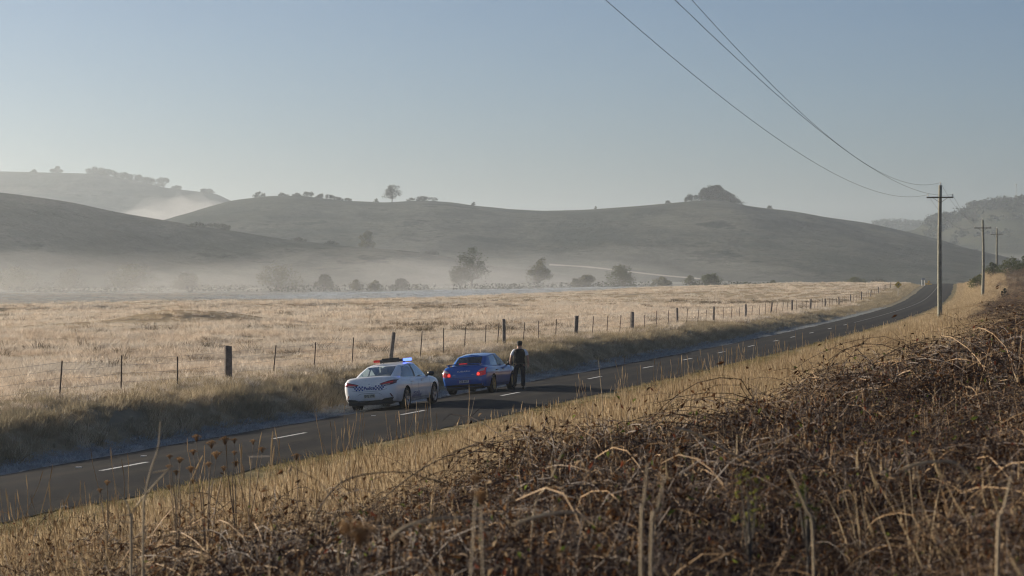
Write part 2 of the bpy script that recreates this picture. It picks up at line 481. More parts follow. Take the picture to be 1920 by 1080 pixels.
hill('D', [(1450, 500), (1560, 470), (1640, 446), (1730, 428), (1745, 416), (1790, 404), (1830, 386), (1870, 381), (1920, 378), (2200, 366), (2700, 350)], 2100, 600, 500, HF, 1.2, 37)
hill('E', [(1200, 500), (1400, 450), (1500, 436), (1640, 420), (1700, 420), (1760, 424), (1850, 430), (2000, 440), (2300, 440)], 3000, 700, 600, HF, 1.0, 53)

def farm_track():
    """A pale vehicle track climbing across the foot of the long ridge."""
    X, crest, cy, zc, HV = HILLS['B']; rows = HV[:34]; V = []; Fc = []
    for px in np.arange(1030, 1331, 5.0):
        py = np.interp(px, [1030, 1100, 1200, 1330], [497, 503, 512, 527]) + 1.2 * math.sin(px / 37)
        pr = []
        for row in rows:
            pxs = CX + F_PX * row[:, 0] / row[:, 1]
            pr.append([np.interp(px, pxs, row[:, k]) for k in range(3)])
        pr = np.array(pr); q = YH - (pr[:, 2] - CAM_H) / pr[:, 1] * F_PX
        q = np.minimum.accumulate(q); i = int(np.clip(np.searchsorted(-q, -py), 1, len(q) - 1))
        f = (q[i - 1] - py) / max(1e-6, q[i - 1] - q[i]); p = pr[i - 1] + (pr[i] - pr[i - 1]) * np.clip(f, 0, 1)
        d = (pr[i] - pr[i - 1]) / np.linalg.norm(pr[i] - pr[i - 1]) * 3.2
        V += [tuple(p - d + (0, 0, .35)), tuple(p + d + (0, 0, .35))]
    for k in range(len(V) // 2 - 1): Fc.append((2 * k, 2 * k + 2, 2 * k + 3, 2 * k + 1))
    tag(obj('farm_track', mesh_of('farm_track', V, Fc, [mat('pale_track_dirt', (.30, .275, .235), .95, .3, .05)])), kind='structure')
farm_track()
# ================================================================== GRASS, BRAMBLES (what nobody could count)
rng = np.random.default_rng(7)
G_STRAW = plant_mat('dry_grass', [(0.15, (.36, .28, .19)), (0.4, (.59, .48, .37)), (0.65, (.72, .61, .49)), (0.9, (.82, .74, .63))], 0.40, patch=(.62, .56, .48), pscale=0.22)
G_GOLD = plant_mat('golden_grass', [(0.15, (.23, .165, .09)), (0.45, (.42, .33, .205)), (0.8, (.62, .50, .34))], 0.42)
G_BANK = plant_mat('bank_grass', [(0.12, (.17, .14, .085)), (0.4, (.40, .325, .21)), (0.65, (.56, .46, .31)), (0.9, (.70, .61, .47))], 0.36, patch=(.31, .27, .185), pscale=0.55)
G_FROST = plant_mat('frosted_grass', [(0.15, (.20, .21, .21)), (0.5, (.36, .38, .38)), (0.85, (.52, .55, .56))], 0.2)
G_MOSS = plant_mat('short_verge_grass', [(0.15, (.14, .115, .05)), (0.5, (.27, .225, .10)), (0.85, (.48, .38, .21))], 0.3)
G_DARK = plant_mat('dead_tussock', [(0.2, (.085, .068, .045)), (0.6, (.17, .135, .085)), (0.9, (.26, .20, .13))], 0.3)
B_CANE = mat('bramble_cane', (.046, .022, .012), 0.65, 0.5, 9)
B_PALE = mat('dead_cane', (.36, .225, .105), 0.7, 0.35, 9)
B_LEAF = plant_mat('withered_leaf', [(0.1, (.022, .011, .006)), (0.45, (.058, .029, .014)), (0.75, (.125, .064, .030)), (0.95, (.27, .16, .08))], 0.42)
B_TAN = plant_mat('tan_leaf', [(0.2, (.24, .17, .10)), (0.8, (.42, .32, .21))], 0.35)
B_RED = plant_mat('red_leaf', [(0.2, (.13, .035, .02)), (0.8, (.22, .07, .035))], 0.3)
B_GREEN = plant_mat('green_leaf', [(0.2, (.07, .10, .02)), (0.8, (.16, .20, .04))], 0.4)

def blades(n, rad, h, w, lean, seed, seg=3, hmin=.5, seed_head=0.0, droop=0.5):
    """One tuft: n tapered blades leaning outwards."""
    r = random.Random(seed); V = []; Fc = []
    for _ in range(n):
        a = r.uniform(0, 6.283); d = rad * math.sqrt(r.random())
        bx, by = d * math.cos(a), d * math.sin(a)
        la = a + r.uniform(-1.2, 1.2); ln = lean * r.uniform(.25, 1.2)
        hh = h * r.uniform(hmin, 1.15); ww = w * r.uniform(.6, 1.3)
        fa = r.uniform(0, 6.283); wx, wy = math.cos(fa) * ww / 2, math.sin(fa) * ww / 2
        b0 = len(V)
        for k in range(seg):
            t = k / seg; o = ln * hh * (t ** 1.8)
            z = hh * (t - droop * ln * t * t * .5)
            x = bx + math.cos(la) * o; y = by + math.sin(la) * o; q = 1 - .55 * t
            V += [(x - wx * q, y - wy * q, z - .03), (x + wx * q, y + wy * q, z - .03)]
        o = ln * hh; x = bx + math.cos(la) * o; y = by + math.sin(la) * o; z = hh * (1 - droop * ln * .5) - .03
        V.append((x, y, z))
        for k in range(seg - 1): Fc.append((b0 + 2 * k, b0 + 2 * k + 1, b0 + 2 * k + 3, b0 + 2 * k + 2))
        Fc.append((b0 + 2 * seg - 2, b0 + 2 * seg - 1, b0 + 2 * seg))
        if r.random() < seed_head:
            s = .006 + .005 * r.random(); hl = .10 + .08 * r.random(); n0 = len(V)
            V += [(x - s, y, z - .02), (x + s, y, z - .02), (x, y - s, z + hl * .4), (x, y + s, z + hl * .4), (x, y, z + hl)]
            Fc += [(n0, n0 + 2, n0 + 4), (n0 + 2, n0 + 1, n0 + 4), (n0 + 1, n0 + 3, n0 + 4), (n0 + 3, n0, n0 + 4)]
    return V, Fc

def proto(name, V, Fc, mats, midx=None):
    return bpy.data.objects.new(name, mesh_of(name, V, Fc, mats, midx, False))

def scatter(name, label, cat, protos, pts, scl, tilt=0.12, seed=1):
    """One object whose points carry copies of the given plants (geometry nodes)."""
    r = np.random.default_rng(seed); N = len(pts)
    pc = bpy.data.collections.new(name + '_plants')
    for p in protos: pc.objects.link(p)
    me = bpy.data.meshes.new(name)
    me.vertices.add(N); me.vertices.foreach_set('co', np.asarray(pts, np.float32).reshape(-1))
    rot = np.stack([r.normal(0, tilt, N), r.normal(0, tilt, N), r.uniform(0, 6.283, N)], -1)
    a = me.attributes.new('rot', 'FLOAT_VECTOR', 'POINT'); a.data.foreach_set('vector', rot.astype(np.float32).reshape(-1))
    a = me.attributes.new('scl', 'FLOAT', 'POINT'); a.data.foreach_set('value', np.asarray(scl, np.float32))
    a = me.attributes.new('pick', 'INT', 'POINT'); a.data.foreach_set('value', r.integers(0, len(protos), N).astype(np.int32))
    me.update()
    o = obj(name, me)
    g = bpy.data.node_groups.new(name, 'GeometryNodeTree')
    g.interface.new_socket('Geometry', in_out='INPUT', socket_type='NodeSocketGeometry')
    g.interface.new_socket('Geometry', in_out='OUTPUT', socket_type='NodeSocketGeometry')
    n, l = g.nodes, g.links
    gi = n.new('NodeGroupInput'); go = n.new('NodeGroupOutput')
    iop = n.new('GeometryNodeInstanceOnPoints'); ci = n.new('GeometryNodeCollectionInfo')
    ci.inputs['Collection'].default_value = pc
    ci.inputs['Separate Children'].default_value = True; ci.inputs['Reset Children'].default_value = True
    def na(nm, ty):
        x = n.new('GeometryNodeInputNamedAttribute'); x.data_type = ty; x.inputs['Name'].default_value = nm
        return x.outputs[0]
    e2r = n.new('FunctionNodeEulerToRotation')
    l.new(na('rot', 'FLOAT_VECTOR'), e2r.inputs[0])
    l.new(gi.outputs[0], iop.inputs['Points']); l.new(ci.outputs[0], iop.inputs['Instance'])
    iop.inputs['Pick Instance'].default_value = True
    l.new(na('pick', 'INT'), iop.inputs['Instance Index']); l.new(e2r.outputs[0], iop.inputs['Rotation'])
    l.new(na('scl', 'FLOAT'), iop.inputs['Scale'])
    l.new(iop.outputs[0], go.inputs[0])
    md = o.modifiers.new('scatter', 'NODES'); md.node_group = g
    return tag(o, label, cat, kind='stuff')

HALF = 960 / F_PX
def wedge(n, y0, y1, margin=1.12, extra=1.5, power=1.0):
    """Random points over the ground in view between two distances."""
    u = rng.random(n)
    y = np.sqrt(y0 ** 2 + u ** power * (y1 ** 2 - y0 ** 2))
    x = rng.uniform(-1, 1, n) * (HALF * margin * y + extra)
    return x, y
def corridor(n, y0, y1, l0, l1):
    y = rng.uniform(y0, y1, n); la = rng.uniform(l0, l1, n)
    x = xy_of(la, y); k = np.abs(x) < HALF * 1.15 * y + 2
    return x[k], y[k]
def pts(x, y, sink=0.02): return np.stack([x, y, ground_z(x, y) - sink], -1)

# paddock: nearer tufts fine and dense, farther ones wider and sparser
def paddock():
    pr = [proto('tuft', *blades(46, .30, .30, .014, .9, 100 + i), [G_STRAW]) for i in range(5)]
    pw = [proto('wide_tuft', *blades(60, .75, .30, .034, .9, 120 + i), [G_STRAW]) for i in range(5)]
    X = []; Y = []; S = []
    for (n, y0, y1) in ((26000, 58, 135), (9000, 135, 190)):
        x, y = wedge(n, y0, y1); l = lat_of(x, y); k = l < -7.2
        x, y = x[k], y[k]; X.append(x); Y.append(y)
        S.append((.55 + .7 * rng.random(len(x))) * (1 + 0.9 * fbm(x / 3.5, y / 5.0, 61, 3)))
    X = np.concatenate(X); Y = np.concatenate(Y); S = np.clip(np.concatenate(S), .3, 2)
    scatter('paddock_grass', 'pale dry tussocky grass of the flat paddock behind the fence', 'grass', pr, pts(X, Y), S, seed=2)
    X = []; Y = []; S = []
    for (n, y0, y1) in ((17000, 180, 300), (9000, 300, 640)):
        x, y = wedge(n, y0, y1); l = lat_of(x, y)
        lim = 395 + 330 * smooth(-40, 90, x) + 20 * fbm(x / 12, y / 12, 5, 2)
        k = (l < -7.2) & (y < lim); x, y = x[k], y[k]; X.append(x); Y.append(y)
        S.append((.6 + .6 * rng.random(len(x))) * (1 + 0.9 * fbm(x / 6, y / 9.0, 61, 3)))
    X = np.concatenate(X); Y = np.concatenate(Y); S = np.clip(np.concatenate(S), .3, 2)
    scatter('far_paddock_grass', 'sunlit pale grass towards the far edge of the paddock', 'grass', pw, pts(X, Y), S, seed=3)
    # dead tussocks standing darker in it
    pd = [proto('tussock', *blades(70, .35, .40, .018, 1.0, 140 + i, droop=.7), [G_DARK]) for i in range(4)]
    x, y = wedge(5200, 70, 330); l = lat_of(x, y)
    k = (l < -9.5) & (fbm(x / 9, y / 16, 71, 3) > .15); x, y = x[k], y[k]
    scatter('dead_tussocks', 'grey-brown dead tussocks scattered through the pale paddock', 'tussocks', pd, pts(x, y), .6 + .9 * rng.random(len(x)), seed=4)
    # frosted flat beyond
    pf = [proto('frost_tuft', *blades(50, 1.2, .16, .06, 1.1, 150 + i), [G_FROST]) for i in range(4)]
    x, y = wedge(9000, 370, 700); l = lat_of(x, y)
    lim = 395 + 330 * smooth(-40, 90, x)
    k = (l < -14) & (y > lim - 12) & (y < 620 + 110 * smooth(-40, 90, x)); x, y = x[k], y[k]
    scatter('frosted_flat_grass', 'white frosted grass along the far side of the paddock', 'grass', pf, pts(x, y), .6 + .6 * rng.random(len(x)), seed=5)
paddock()

def verges():
    pb = [proto('bank_tuft', *blades(40, .30, .50, .019, .75, 200 + i, seed_head=.12, hmin=.3), [G_BANK]) for i in range(6)]
    x, y = corridor(10500, 30, 180, -9.5, -4.5); l = lat_of(x, y)
    k = l < -4.75 + .5 * vnoise(y / 2.2, y * 0, 9); x, y = x[k], y[k]
    x2, y2 = corridor(5500, 180, 530, -8.5, -4.2); x = np.concatenate([x, x2]); y = np.concatenate([y, y2])
    sc = (.6 + .6 * rng.random(len(x))) * (1 + 1.1 * fbm(x / 1.6, y / 2.2, 77, 3))
    scatter('bank_grass', 'tall grass on the shaded roadside bank below the fence', 'grass', pb, pts(x, y), np.clip(sc, .25, 1.6) * np.where(lat_of(x, y) < -6.6, .45, .66), seed=6)
    pf = [proto('shoulder_tuft', *blades(36, .20, .13, .012, 1.2, 220 + i), [G_FROST]) for i in range(4)]
    x, y = corridor(11000, 30, 300, -4.9, -3.2)
    k = vnoise(x / 1.3, y / 1.3, 12) + .30 * (-lat_of(x, y) - 4.0) > -.25; x, y = x[k], y[k]
    scatter('frosted_shoulder_grass', 'low frosted grass along the far edge of the road', 'grass', pf, pts(x, y), .6 + .8 * rng.random(len(x)), seed=7)
    pm = [proto('verge_tuft', *blades(36, .20, .10, .010, 1.3, 230 + i), [G_MOSS]) for i in range(4)]
    x, y = corridor(19000, 14, 200, 3.1, 8.0)
    k = vnoise(x / 1.7, y / 1.7, 14) + .22 * (lat_of(x, y) - 4.2) > -.30; x, y = x[k], y[k]
    scatter('near_verge_grass', 'short mossy grass on the near edge of the road', 'grass', pm, pts(x, y), .7 + 1.2 * rng.random(len(x)), seed=8)
    pg = [proto('gold_tuft', *blades(40, .24, .55, .009, .55, 240 + i, seed_head=.12), [G_GOLD]) for i in range(6)]
    x, y = corridor(22500, 12, 130, 4.2, 19.5); l = lat_of(x, y)
    d = smooth(4.4, 7.2, l + 1.9 * fbm(x / 2.2, y / 4, 15, 3)) * (1 - .75 * smooth(13.5, 17.5, l + 2 * fbm(x / 5, y / 7, 19, 2)))
    k = rng.random(len(x)) < d; x, y = x[k], y[k]
    x2, y2 = corridor(9500, 130, 530, 4.0, 11.5); x = np.concatenate([x, x2]); y = np.concatenate([y, y2])
    sc = (.55 + .6 * rng.random(len(x))) * (1 + .6 * fbm(x / 3, y / 3, 78, 2)) * (.75 + .25 * smooth(6, 10, lat_of(x, y)))
    scatter('golden_slope_grass', 'golden dry grass on the slope between road and brambles', 'grass', pg, pts(x, y), np.clip(sc, .35, 1.7), seed=9)
    # single tall stems
    V = []; ps = []
    for i in range(6):
        r = random.Random(300 + i); mb = MB(); n = r.randint(1, 3)
        for _ in range(n):
            bx, by = r.uniform(-.2, .2), r.uniform(-.2, .2); h = r.uniform(.7, 1.15); dx, dy = r.uniform(-.14, .14), r.uniform(-.14, .14)
            p = [(bx + dx * t * t, by + dy * t * t, h * t - .03) for t in (0, .35, .7, 1)]
            mb.tube(p, [.006, .005, .004, .003], 3)
            mb.tube([p[-1], (p[-1][0] + dx * .1, p[-1][1], h + .07), (p[-1][0] + dx * .2, p[-1][1], h + .16)], [.003, .007, .002], 4)
        ps.append(bpy.data.objects.new('tall_stem', mesh_of('tall_stem', mb.V, mb.F, [G_GOLD], None, False)))
    x, y = corridor(700, 16, 95, 6.5, 17)
    k = fbm(x / 4, y / 6, 91, 2) > .05; x, y = x[k], y[k]
    scatter('tall_grass_stems', 'tall single dry grass stems rising from the slope', 'grass', ps, pts(x, y), .7 + .6 * rng.random(len(x)), seed=10)
verges()

def bramble_clump(seed, ncane=40, nleaf=170, h=1.0, rad=.75, pale=.34):
    r = random.Random(seed); mb = MB(); spots = []
    for c in range(ncane):
        a = r.uniform(0, 6.283); d = rad * math.sqrt(r.random()) * .8
        p = Vector((d * math.cos(a), d * math.sin(a), -.05))
        la = r.uniform(0, 6.283); el = r.uniform(.75, 1.5); ln = h * r.uniform(.8, 2.1); seg = 8
        pt = [p.copy()]; rd = r.uniform(.003, .0085)
        for k in range(seg):
            st = ln / seg
            p = p + Vector((math.cos(la) * math.cos(el), math.sin(la) * math.cos(el), math.sin(el))) * st
            el -= r.uniform(.10, .40); la += r.uniform(-.3, .3)
            if p.z > h * .62: el = min(el, r.uniform(-.35, .1))
            if p.z < .03: break
            pt.append(p.copy()); spots.append(p.copy())
        if len(pt) > 2:
            mi = 1 if r.random() < pale else 0
            mb.tube(pt, [rd * (1 - .6 * i / len(pt)) for i in range(len(pt))], 3, mi, False)
            for q in pt[2:]:
                if r.random() < .6:
                    v = Vector((r.gauss(0, 1), r.gauss(0, 1), r.gauss(.3, .8))).normalized() * r.uniform(.08, .26)
                    mb.tube([q, q + v * .6 + Vector((0, 0, .015)), q + v], [rd * .5, rd * .4, rd * .2], 3, mi, False)
                    spots.append(q + v)
    for _ in range(ncane):              # upright dead stems standing in the tangle
        a = r.uniform(0, 6.283); d = rad * math.sqrt(r.random()); b0 = Vector((d * math.cos(a), d * math.sin(a), -.05)); hh = h * r.uniform(.35, .95)
        tp = b0 + Vector((r.gauss(0, .13), r.gauss(0, .13), hh)); md = b0.lerp(tp, .55) + Vector((r.gauss(0, .03), r.gauss(0, .03), 0)); rd = r.uniform(.003, .006)
        mb.tube([b0, md, tp], [rd, rd * .8, rd * .5], 3, 1 if r.random() < .3 else 0, False); spots += [md, tp]
    for _ in range(nleaf):
        q = r.choice(spots) + Vector((r.gauss(0, .06), r.gauss(0, .06), r.gauss(-.02, .05)))
        u = Vector((r.gauss(0, 1), r.gauss(0, 1), r.gauss(-1.1, .7))).normalized()
        w = u.cross(Vector((r.gauss(0, 1), r.gauss(0, 1), r.gauss(0, 1)))).normalized(); nn = u.cross(w)
        s = r.uniform(.016, .046); f = r.uniform(.2, .9) * s
        t = r.random(); m = 2 if t < .80 else 3 if t < .968 else 4 if t < .982 else 5
        mb.add([q, q + u * s + w * s * .38 + nn * f, q + u * s * 2.1 + nn * f * .3, q + u * s - w * s * .38 + nn * f * .8, q + u * s * 1.05],
               [(0, 1, 4), (1, 2, 4), (2, 3, 4), (3, 0, 4)], m)
    return bpy.data.objects.new('bramble', mesh_of('bramble', mb.V, mb.F, [B_CANE, B_PALE, B_LEAF, B_TAN, B_RED, B_GREEN], mb.M, False))

def thicket():
    pr = [bramble_clump(400 + i, h=.85 + .15 * (i % 3), nleaf=(90, 220, 300)[i % 3], pale=(.34, .2, .14)[i % 3]) for i in range(9)]
    X = []; Y = []
    for (n, y0, y1) in ((650, 3.5, 12), (1900, 12, 34), (4200, 34, 80), (5200, 80, 190), (5000, 190, 420)):
        x, y = wedge(n, y0, y1, 1.15, 1.2); X.append(x); Y.append(y)
    x = np.concatenate(X); y = np.concatenate(Y); l = lat_of(x, y)
    edge = 13.8 + 4.2 * smooth(20, 60, y) - 8.0 * smooth(80, 160, y) + 3.2 * fbm(x / 4, y / 7, 25, 3)
    k = (l > edge); x, y = x[k], y[k]; l = l[k]
    sc = (.65 + .5 * rng.random(len(x))) * (1 + .8 * fbm(x / 2.2, y / 4, 27, 3)) * (.62 + .38 * smooth(0, 3.0, l - edge[k])) * (.50 + .50 * smooth(6, 24, y)) * (.60 + .40 * smooth(13.5, 18, l)) * (.80 + .30 * smooth(16.5, 19, l) * smooth(25, 60, y)) * (1 + .5 * smooth(150, 220, y))
    scatter('bramble_thicket', 'dense tangle of withered brown brambles covering the near slope', 'brambles', pr, pts(x, y), np.clip(sc, .25, 1.4), .2, seed=11)
    pg = [proto('bramble_grass', *blades(26, .30, .75, .008, .6, 460 + i, seed_head=.15), [G_GOLD]) for i in range(5)]
    x, y = wedge(5200, 7, 120, 1.15, 1.0); l = lat_of(x, y)
    k = (l > 12) & (fbm(x / 3.5, y / 6, 83, 3) + .25 * smooth(20, 80, y) > .12); x, y = x[k], y[k]
    scatter('grass_among_brambles', 'pale dry grass growing up through the brambles', 'grass', pg, pts(x, y), .6 + .6 * rng.random(len(x)), .2, seed=13)
    # thin outliers on the left foreground
    x, y = wedge(1500, 6, 32, 1.15, 1.0); l = lat_of(x, y); k = (l > 8.5) & (l < 14) & (rng.random(len(x)) < .45); x, y = x[k], y[k]
    x2, y2 = wedge(2600, 20, 110, 1.15, 1.0); l2 = lat_of(x2, y2); k = (l2 > 9) & (l2 < 18) & (rng.random(len(x2)) < .16); x = np.concatenate([x, x2[k]]); y = np.concatenate([y, y2[k]])
    pr2 = [bramble_clump(430 + i, ncane=13, nleaf=70, h=.75, pale=.3) for i in range(4)]
    scatter('sparse_bramble_stems', 'thin bare bramble stems straggling through the slope grass', 'brambles', pr2, pts(x, y), .5 + .5 * rng.random(len(x)), .25, seed=12)
thicket()
# ================================================================== FENCE
WOOD = mat('weathered_post_wood', (.15, .125, .105), 0.9, 0.45, 7, bump=0.8)
WOOD2 = mat('pale_post_wood', (.23, .20, .17), 0.9, 0.4, 7, bump=0.8)
RUST = mat('rusty_steel', (.085, .055, .042), 0.75, 0.4, 12, metal=0.2)
WIRE = mat('galvanised_wire', (.20, .19, .18), 0.55, 0.3, 20, metal=0.6)
FENCE_L = -8.3
def fence_at(px):
    """Where the sight line of pixel column px meets the fence line."""
    lo, hi = 20.0, 520.0
    f = lambda y: CX + F_PX * float(xy_of(FENCE_L, y)) / y - px
    for _ in range(60):
        mid = (lo + hi) / 2
        if f(mid) < 0: lo = mid
        else: hi = mid
    return (lo + hi) / 2
fence = empty('paddock_fence', (float(xy_of(FENCE_L, 84)), 84, gz(float(xy_of(FENCE_L, 84)), 84)))
tag(fence, 'wire fence on grey wooden posts and rusty pickets along the paddock', 'fence')
fo = fence.location.copy()
r4 = random.Random(44)
def fpoint(y):
    x = float(xy_of(FENCE_L, y)); return Vector((x, y, gz(x, y)))
def fence_post(y, rad, h, m, lean=0.0):
    p = fpoint(y) - fo; n = 9; mb = MB(); prof = []
    V = []; Fc = []
    lv = [(-.3, 1.02), (.0, 1.05), (h * .35, 1.0), (h * .7, .97), (h - .03, .95), (h, .88)]
    ph = [r4.uniform(.86, 1.12) for _ in range(n)]
    for (z, k) in lv:
        for i in range(n):
            a = 6.283 * i / n
            V.append((p.x + rad * k * ph[i] * math.cos(a) + lean * z, p.y + rad * k * ph[i] * math.sin(a), p.z + z + (r4.uniform(-.02, .02) if z >= h - .03 else 0)))
    for j in range(len(lv) - 1):
        for i in range(n): Fc.append((j * n + i, j * n + (i + 1) % n, (j + 1) * n + (i + 1) % n, (j + 1) * n + i))
    Fc.append(tuple(range((len(lv) - 1) * n, len(lv) * n)))
    mb.add(V, Fc); return mb.build('post', [m], fence)
def picket(y, h):
    p = fpoint(y) - fo; mb = MB(); lx, ly = r4.uniform(.01, .12), r4.uniform(-.04, .04)
    b = Vector((p.x, p.y, p.z - .25)); t = Vector((p.x + lx, p.y + ly, p.z + h))
    for ang in (0, 2.09, 4.19):
        a = Vector((math.cos(ang), math.sin(ang), 0))
        mb.add([b, b + a * .026, t + a * .026, t, b + Vector((-a.y, a.x, 0)) * .006, b + a * .026 + Vector((-a.y, a.x, 0)) * .006, t + a * .026 + Vector((-a.y, a.x, 0)) * .006, t + Vector((-a.y, a.x, 0)) * .006],
               [(0, 1, 2, 3), (4, 7, 6, 5), (3, 2, 6, 7), (1, 5, 6, 2), (0, 3, 7, 4)])
    return mb.build('picket', [RUST], fence)
POSTS = [(427, .155, 1.22), (731, .10, 1.30), (945, .10, 1.32), (1079, .125, 1.15), (1185, .13, 1.18), (1270, .085, 1.15), (1338, .085, 1.15), (1398, .11, 1.18), (1445, .09, 1.10), (1485, .10, 1.10), (1519, .13, 1.15), (1547, .09, 1.10), (1573, .09, 1.05), (1594, .09, 1.1), (1615, .11, 1.2), (1632, .09, 1.1), (1647, .09, 1.1), (1659, .09, 1.1), (1670, .09, 1.1)]
post_y = []
for i, (px, rad, h) in enumerate(POSTS):
    y = fence_at(px); post_y.append(y)
    fence_post(y, rad, h, WOOD if i % 3 != 1 else WOOD2, [0, .12, -.01, .05, .03, -.02, .02][i % 7])
pk = [110, 226, 332, 511, 588, 659, 787, 831, 870, 909, 932, 980, 1009, 1041]
for px in pk: picket(fence_at(px), r4.uniform(1.0, 1.18))
for a, b in zip(post_y[3:-1], post_y[4:]):
    for k in (1, 2, 3):
        picket(a + (b - a) * (k + r4.uniform(-.12, .12)) / 4, r4.uniform(.95, 1.12))
y0f = fence_at(-240)
for hz in (.28, .55, .80, 1.02):
    ys = [y0f, fence_at(110), fence_at(226), fence_at(332)] + post_y
    ys = sorted(ys); pl = []
    for a, b in zip(ys[:-1], ys[1:]):
        for t in (0, .5):
            p = fpoint(a + (b - a) * t) - fo; pl.append(Vector((p.x + .02, p.y, p.z + hz - (.03 if t else 0) + r4.uniform(-.01, .01))))
    mb = MB(); mb.tube(pl, .0042, 3); mb.build('fence_wire', [WIRE], fence)

# ================================================================== POWER POLES AND LINES
POLE = mat('grey_pole_timber', (.20, .195, .15), 0.85, 0.35, 3, bump=0.6)
ARM = mat('crossarm_timber', (.10, .085, .07), 0.85, 0.35, 6, bump=0.5)
CERAM = mat('insulator_ceramic', (.55, .55, .53), 0.3, 0.1, 9)
PDIR = Vector((.235, .972, 0)).normalized(); PSIDE = Vector((PDIR.y, -PDIR.x, 0))
def power_pole(px, Z, h, label, base_drop=0.0, bend=0.0):
    x = (px - CX) / F_PX * Z; z0 = gz(x, Z)
    t = empty('power_pole', (x, Z, z0)); tag(t, label, 'power pole', 'power poles along the right side of the road')
    mb = MB()
    pts_ = [(bend * math.sin(3.0 * k / 7), 0, -1 + (h + 1) * k / 7) for k in range(8)]
    mb.tube(pts_, [.205 - .075 * k / 7 for k in range(8)], 12); mb.build('pole', [POLE], t, smooth_shade=True)
    za = h - .95
    mb = MB(); ang = math.atan2(PSIDE.y, PSIDE.x)
    mb.box((bend * .3 - PDIR.x * .16, -PDIR.y * .16, za), (2.05, .09, .11), rot=(0, 0, ang)); mb.build('crossarm', [ARM], t)
    for s in (-1, 1):
        mb = MB(); mb.tube([PSIDE * s * .55 - PDIR * .2 + Vector((0, 0, za - .05)), Vector((0, 0, za - .42)) - PDIR * .16], .018, 5); mb.build('brace', [ARM], t)
        c = PSIDE * s * .95 - PDIR * .16
        mb = MB(); mb.lathe([(.02, za + .05), (.02, za + .12), (.045, za + .13), (.055, za + .17), (.035, za + .20), (.05, za + .23), (.02, za + .27)], 10, c=(c.x, c.y, 0)); mb.build('insulator', [CERAM], t, smooth_shade=True)
    mb = MB(); mb.lathe([(.02, h - .05), (.02, h + .1), (.05, h + .12), (.055, h + .17), (.035, h + .2), (.05, h + .24), (.02, h + .28)], 10); mb.build('insulator', [CERAM], t, smooth_shade=True)
    o = Vector((x, Z, z0))
    L_ = o - PSIDE * .95 - PDIR * .16 + Vector((0, 0, za + .22)); R_ = o + PSIDE * .95 - PDIR * .16 + Vector((0, 0, za + .22)); T_ = o + Vector((0, 0, h + .22))
    return L_, R_, T_
x1 = (1763 - CX) / F_PX * 185.0
h1 = 6.55 + CAM_H - gz(x1, 185.0)
p1 = power_pole(1763, 185.0, h1, 'nearest and tallest timber power pole, beside the road bend', bend=-.06)
x2 = (1842 - CX) / F_PX * 290.0
p2 = power_pole(1842, 290.0, 6.0 + CAM_H - gz(x2, 290.0), 'middle power pole, second along the road, smaller', bend=.12)
x3 = (1869 - CX) / F_PX * 392.0
p3 = power_pole(1869, 392.0, 6.75 + CAM_H - gz(x3, 392.0), 'farthest power pole standing behind the green roadside bushes')
CABLE = mat('power_cable', (.06, .06, .06), 0.6, 0.2, 3)
def cable(a, b, sag, label, rad=.0085, n=40):
    mb = MB(); pl = []
    for k in range(n + 1):
        t = k / n; p = Vector(a).lerp(Vector(b), t); p.z -= 4 * sag * t * (1 - t); pl.append(p)
    mb.tube(pl, rad, 5, cap=False)
    tag(mb.build('power_line', [CABLE], smooth_shade=True), label, 'power line', 'power lines strung along the road')
cable(p1[0], (-10.8, 5, CAM_H + 11.6), 3.61, 'lowest overhead power line sweeping down to the nearest pole crossarm')
cable(p1[1], (-8.8, 5, CAM_H + 10.5), 2.97, 'overhead power line running to the far end of the nearest crossarm')
cable(p1[2], (-9.8, 5, CAM_H + 14.0), 4.33, 'highest overhead power line, tied to the top of the nearest pole')
for a, b, w in ((p1, p2, 'between the nearest and middle poles'), (p2, p3, 'between the middle and farthest poles')):
    for k, nm in enumerate(('left-hand', 'right-hand', 'top')):
        cable(a[k], b[k], 1.3, f'thin {nm} power line strung {w}', .009, 16)

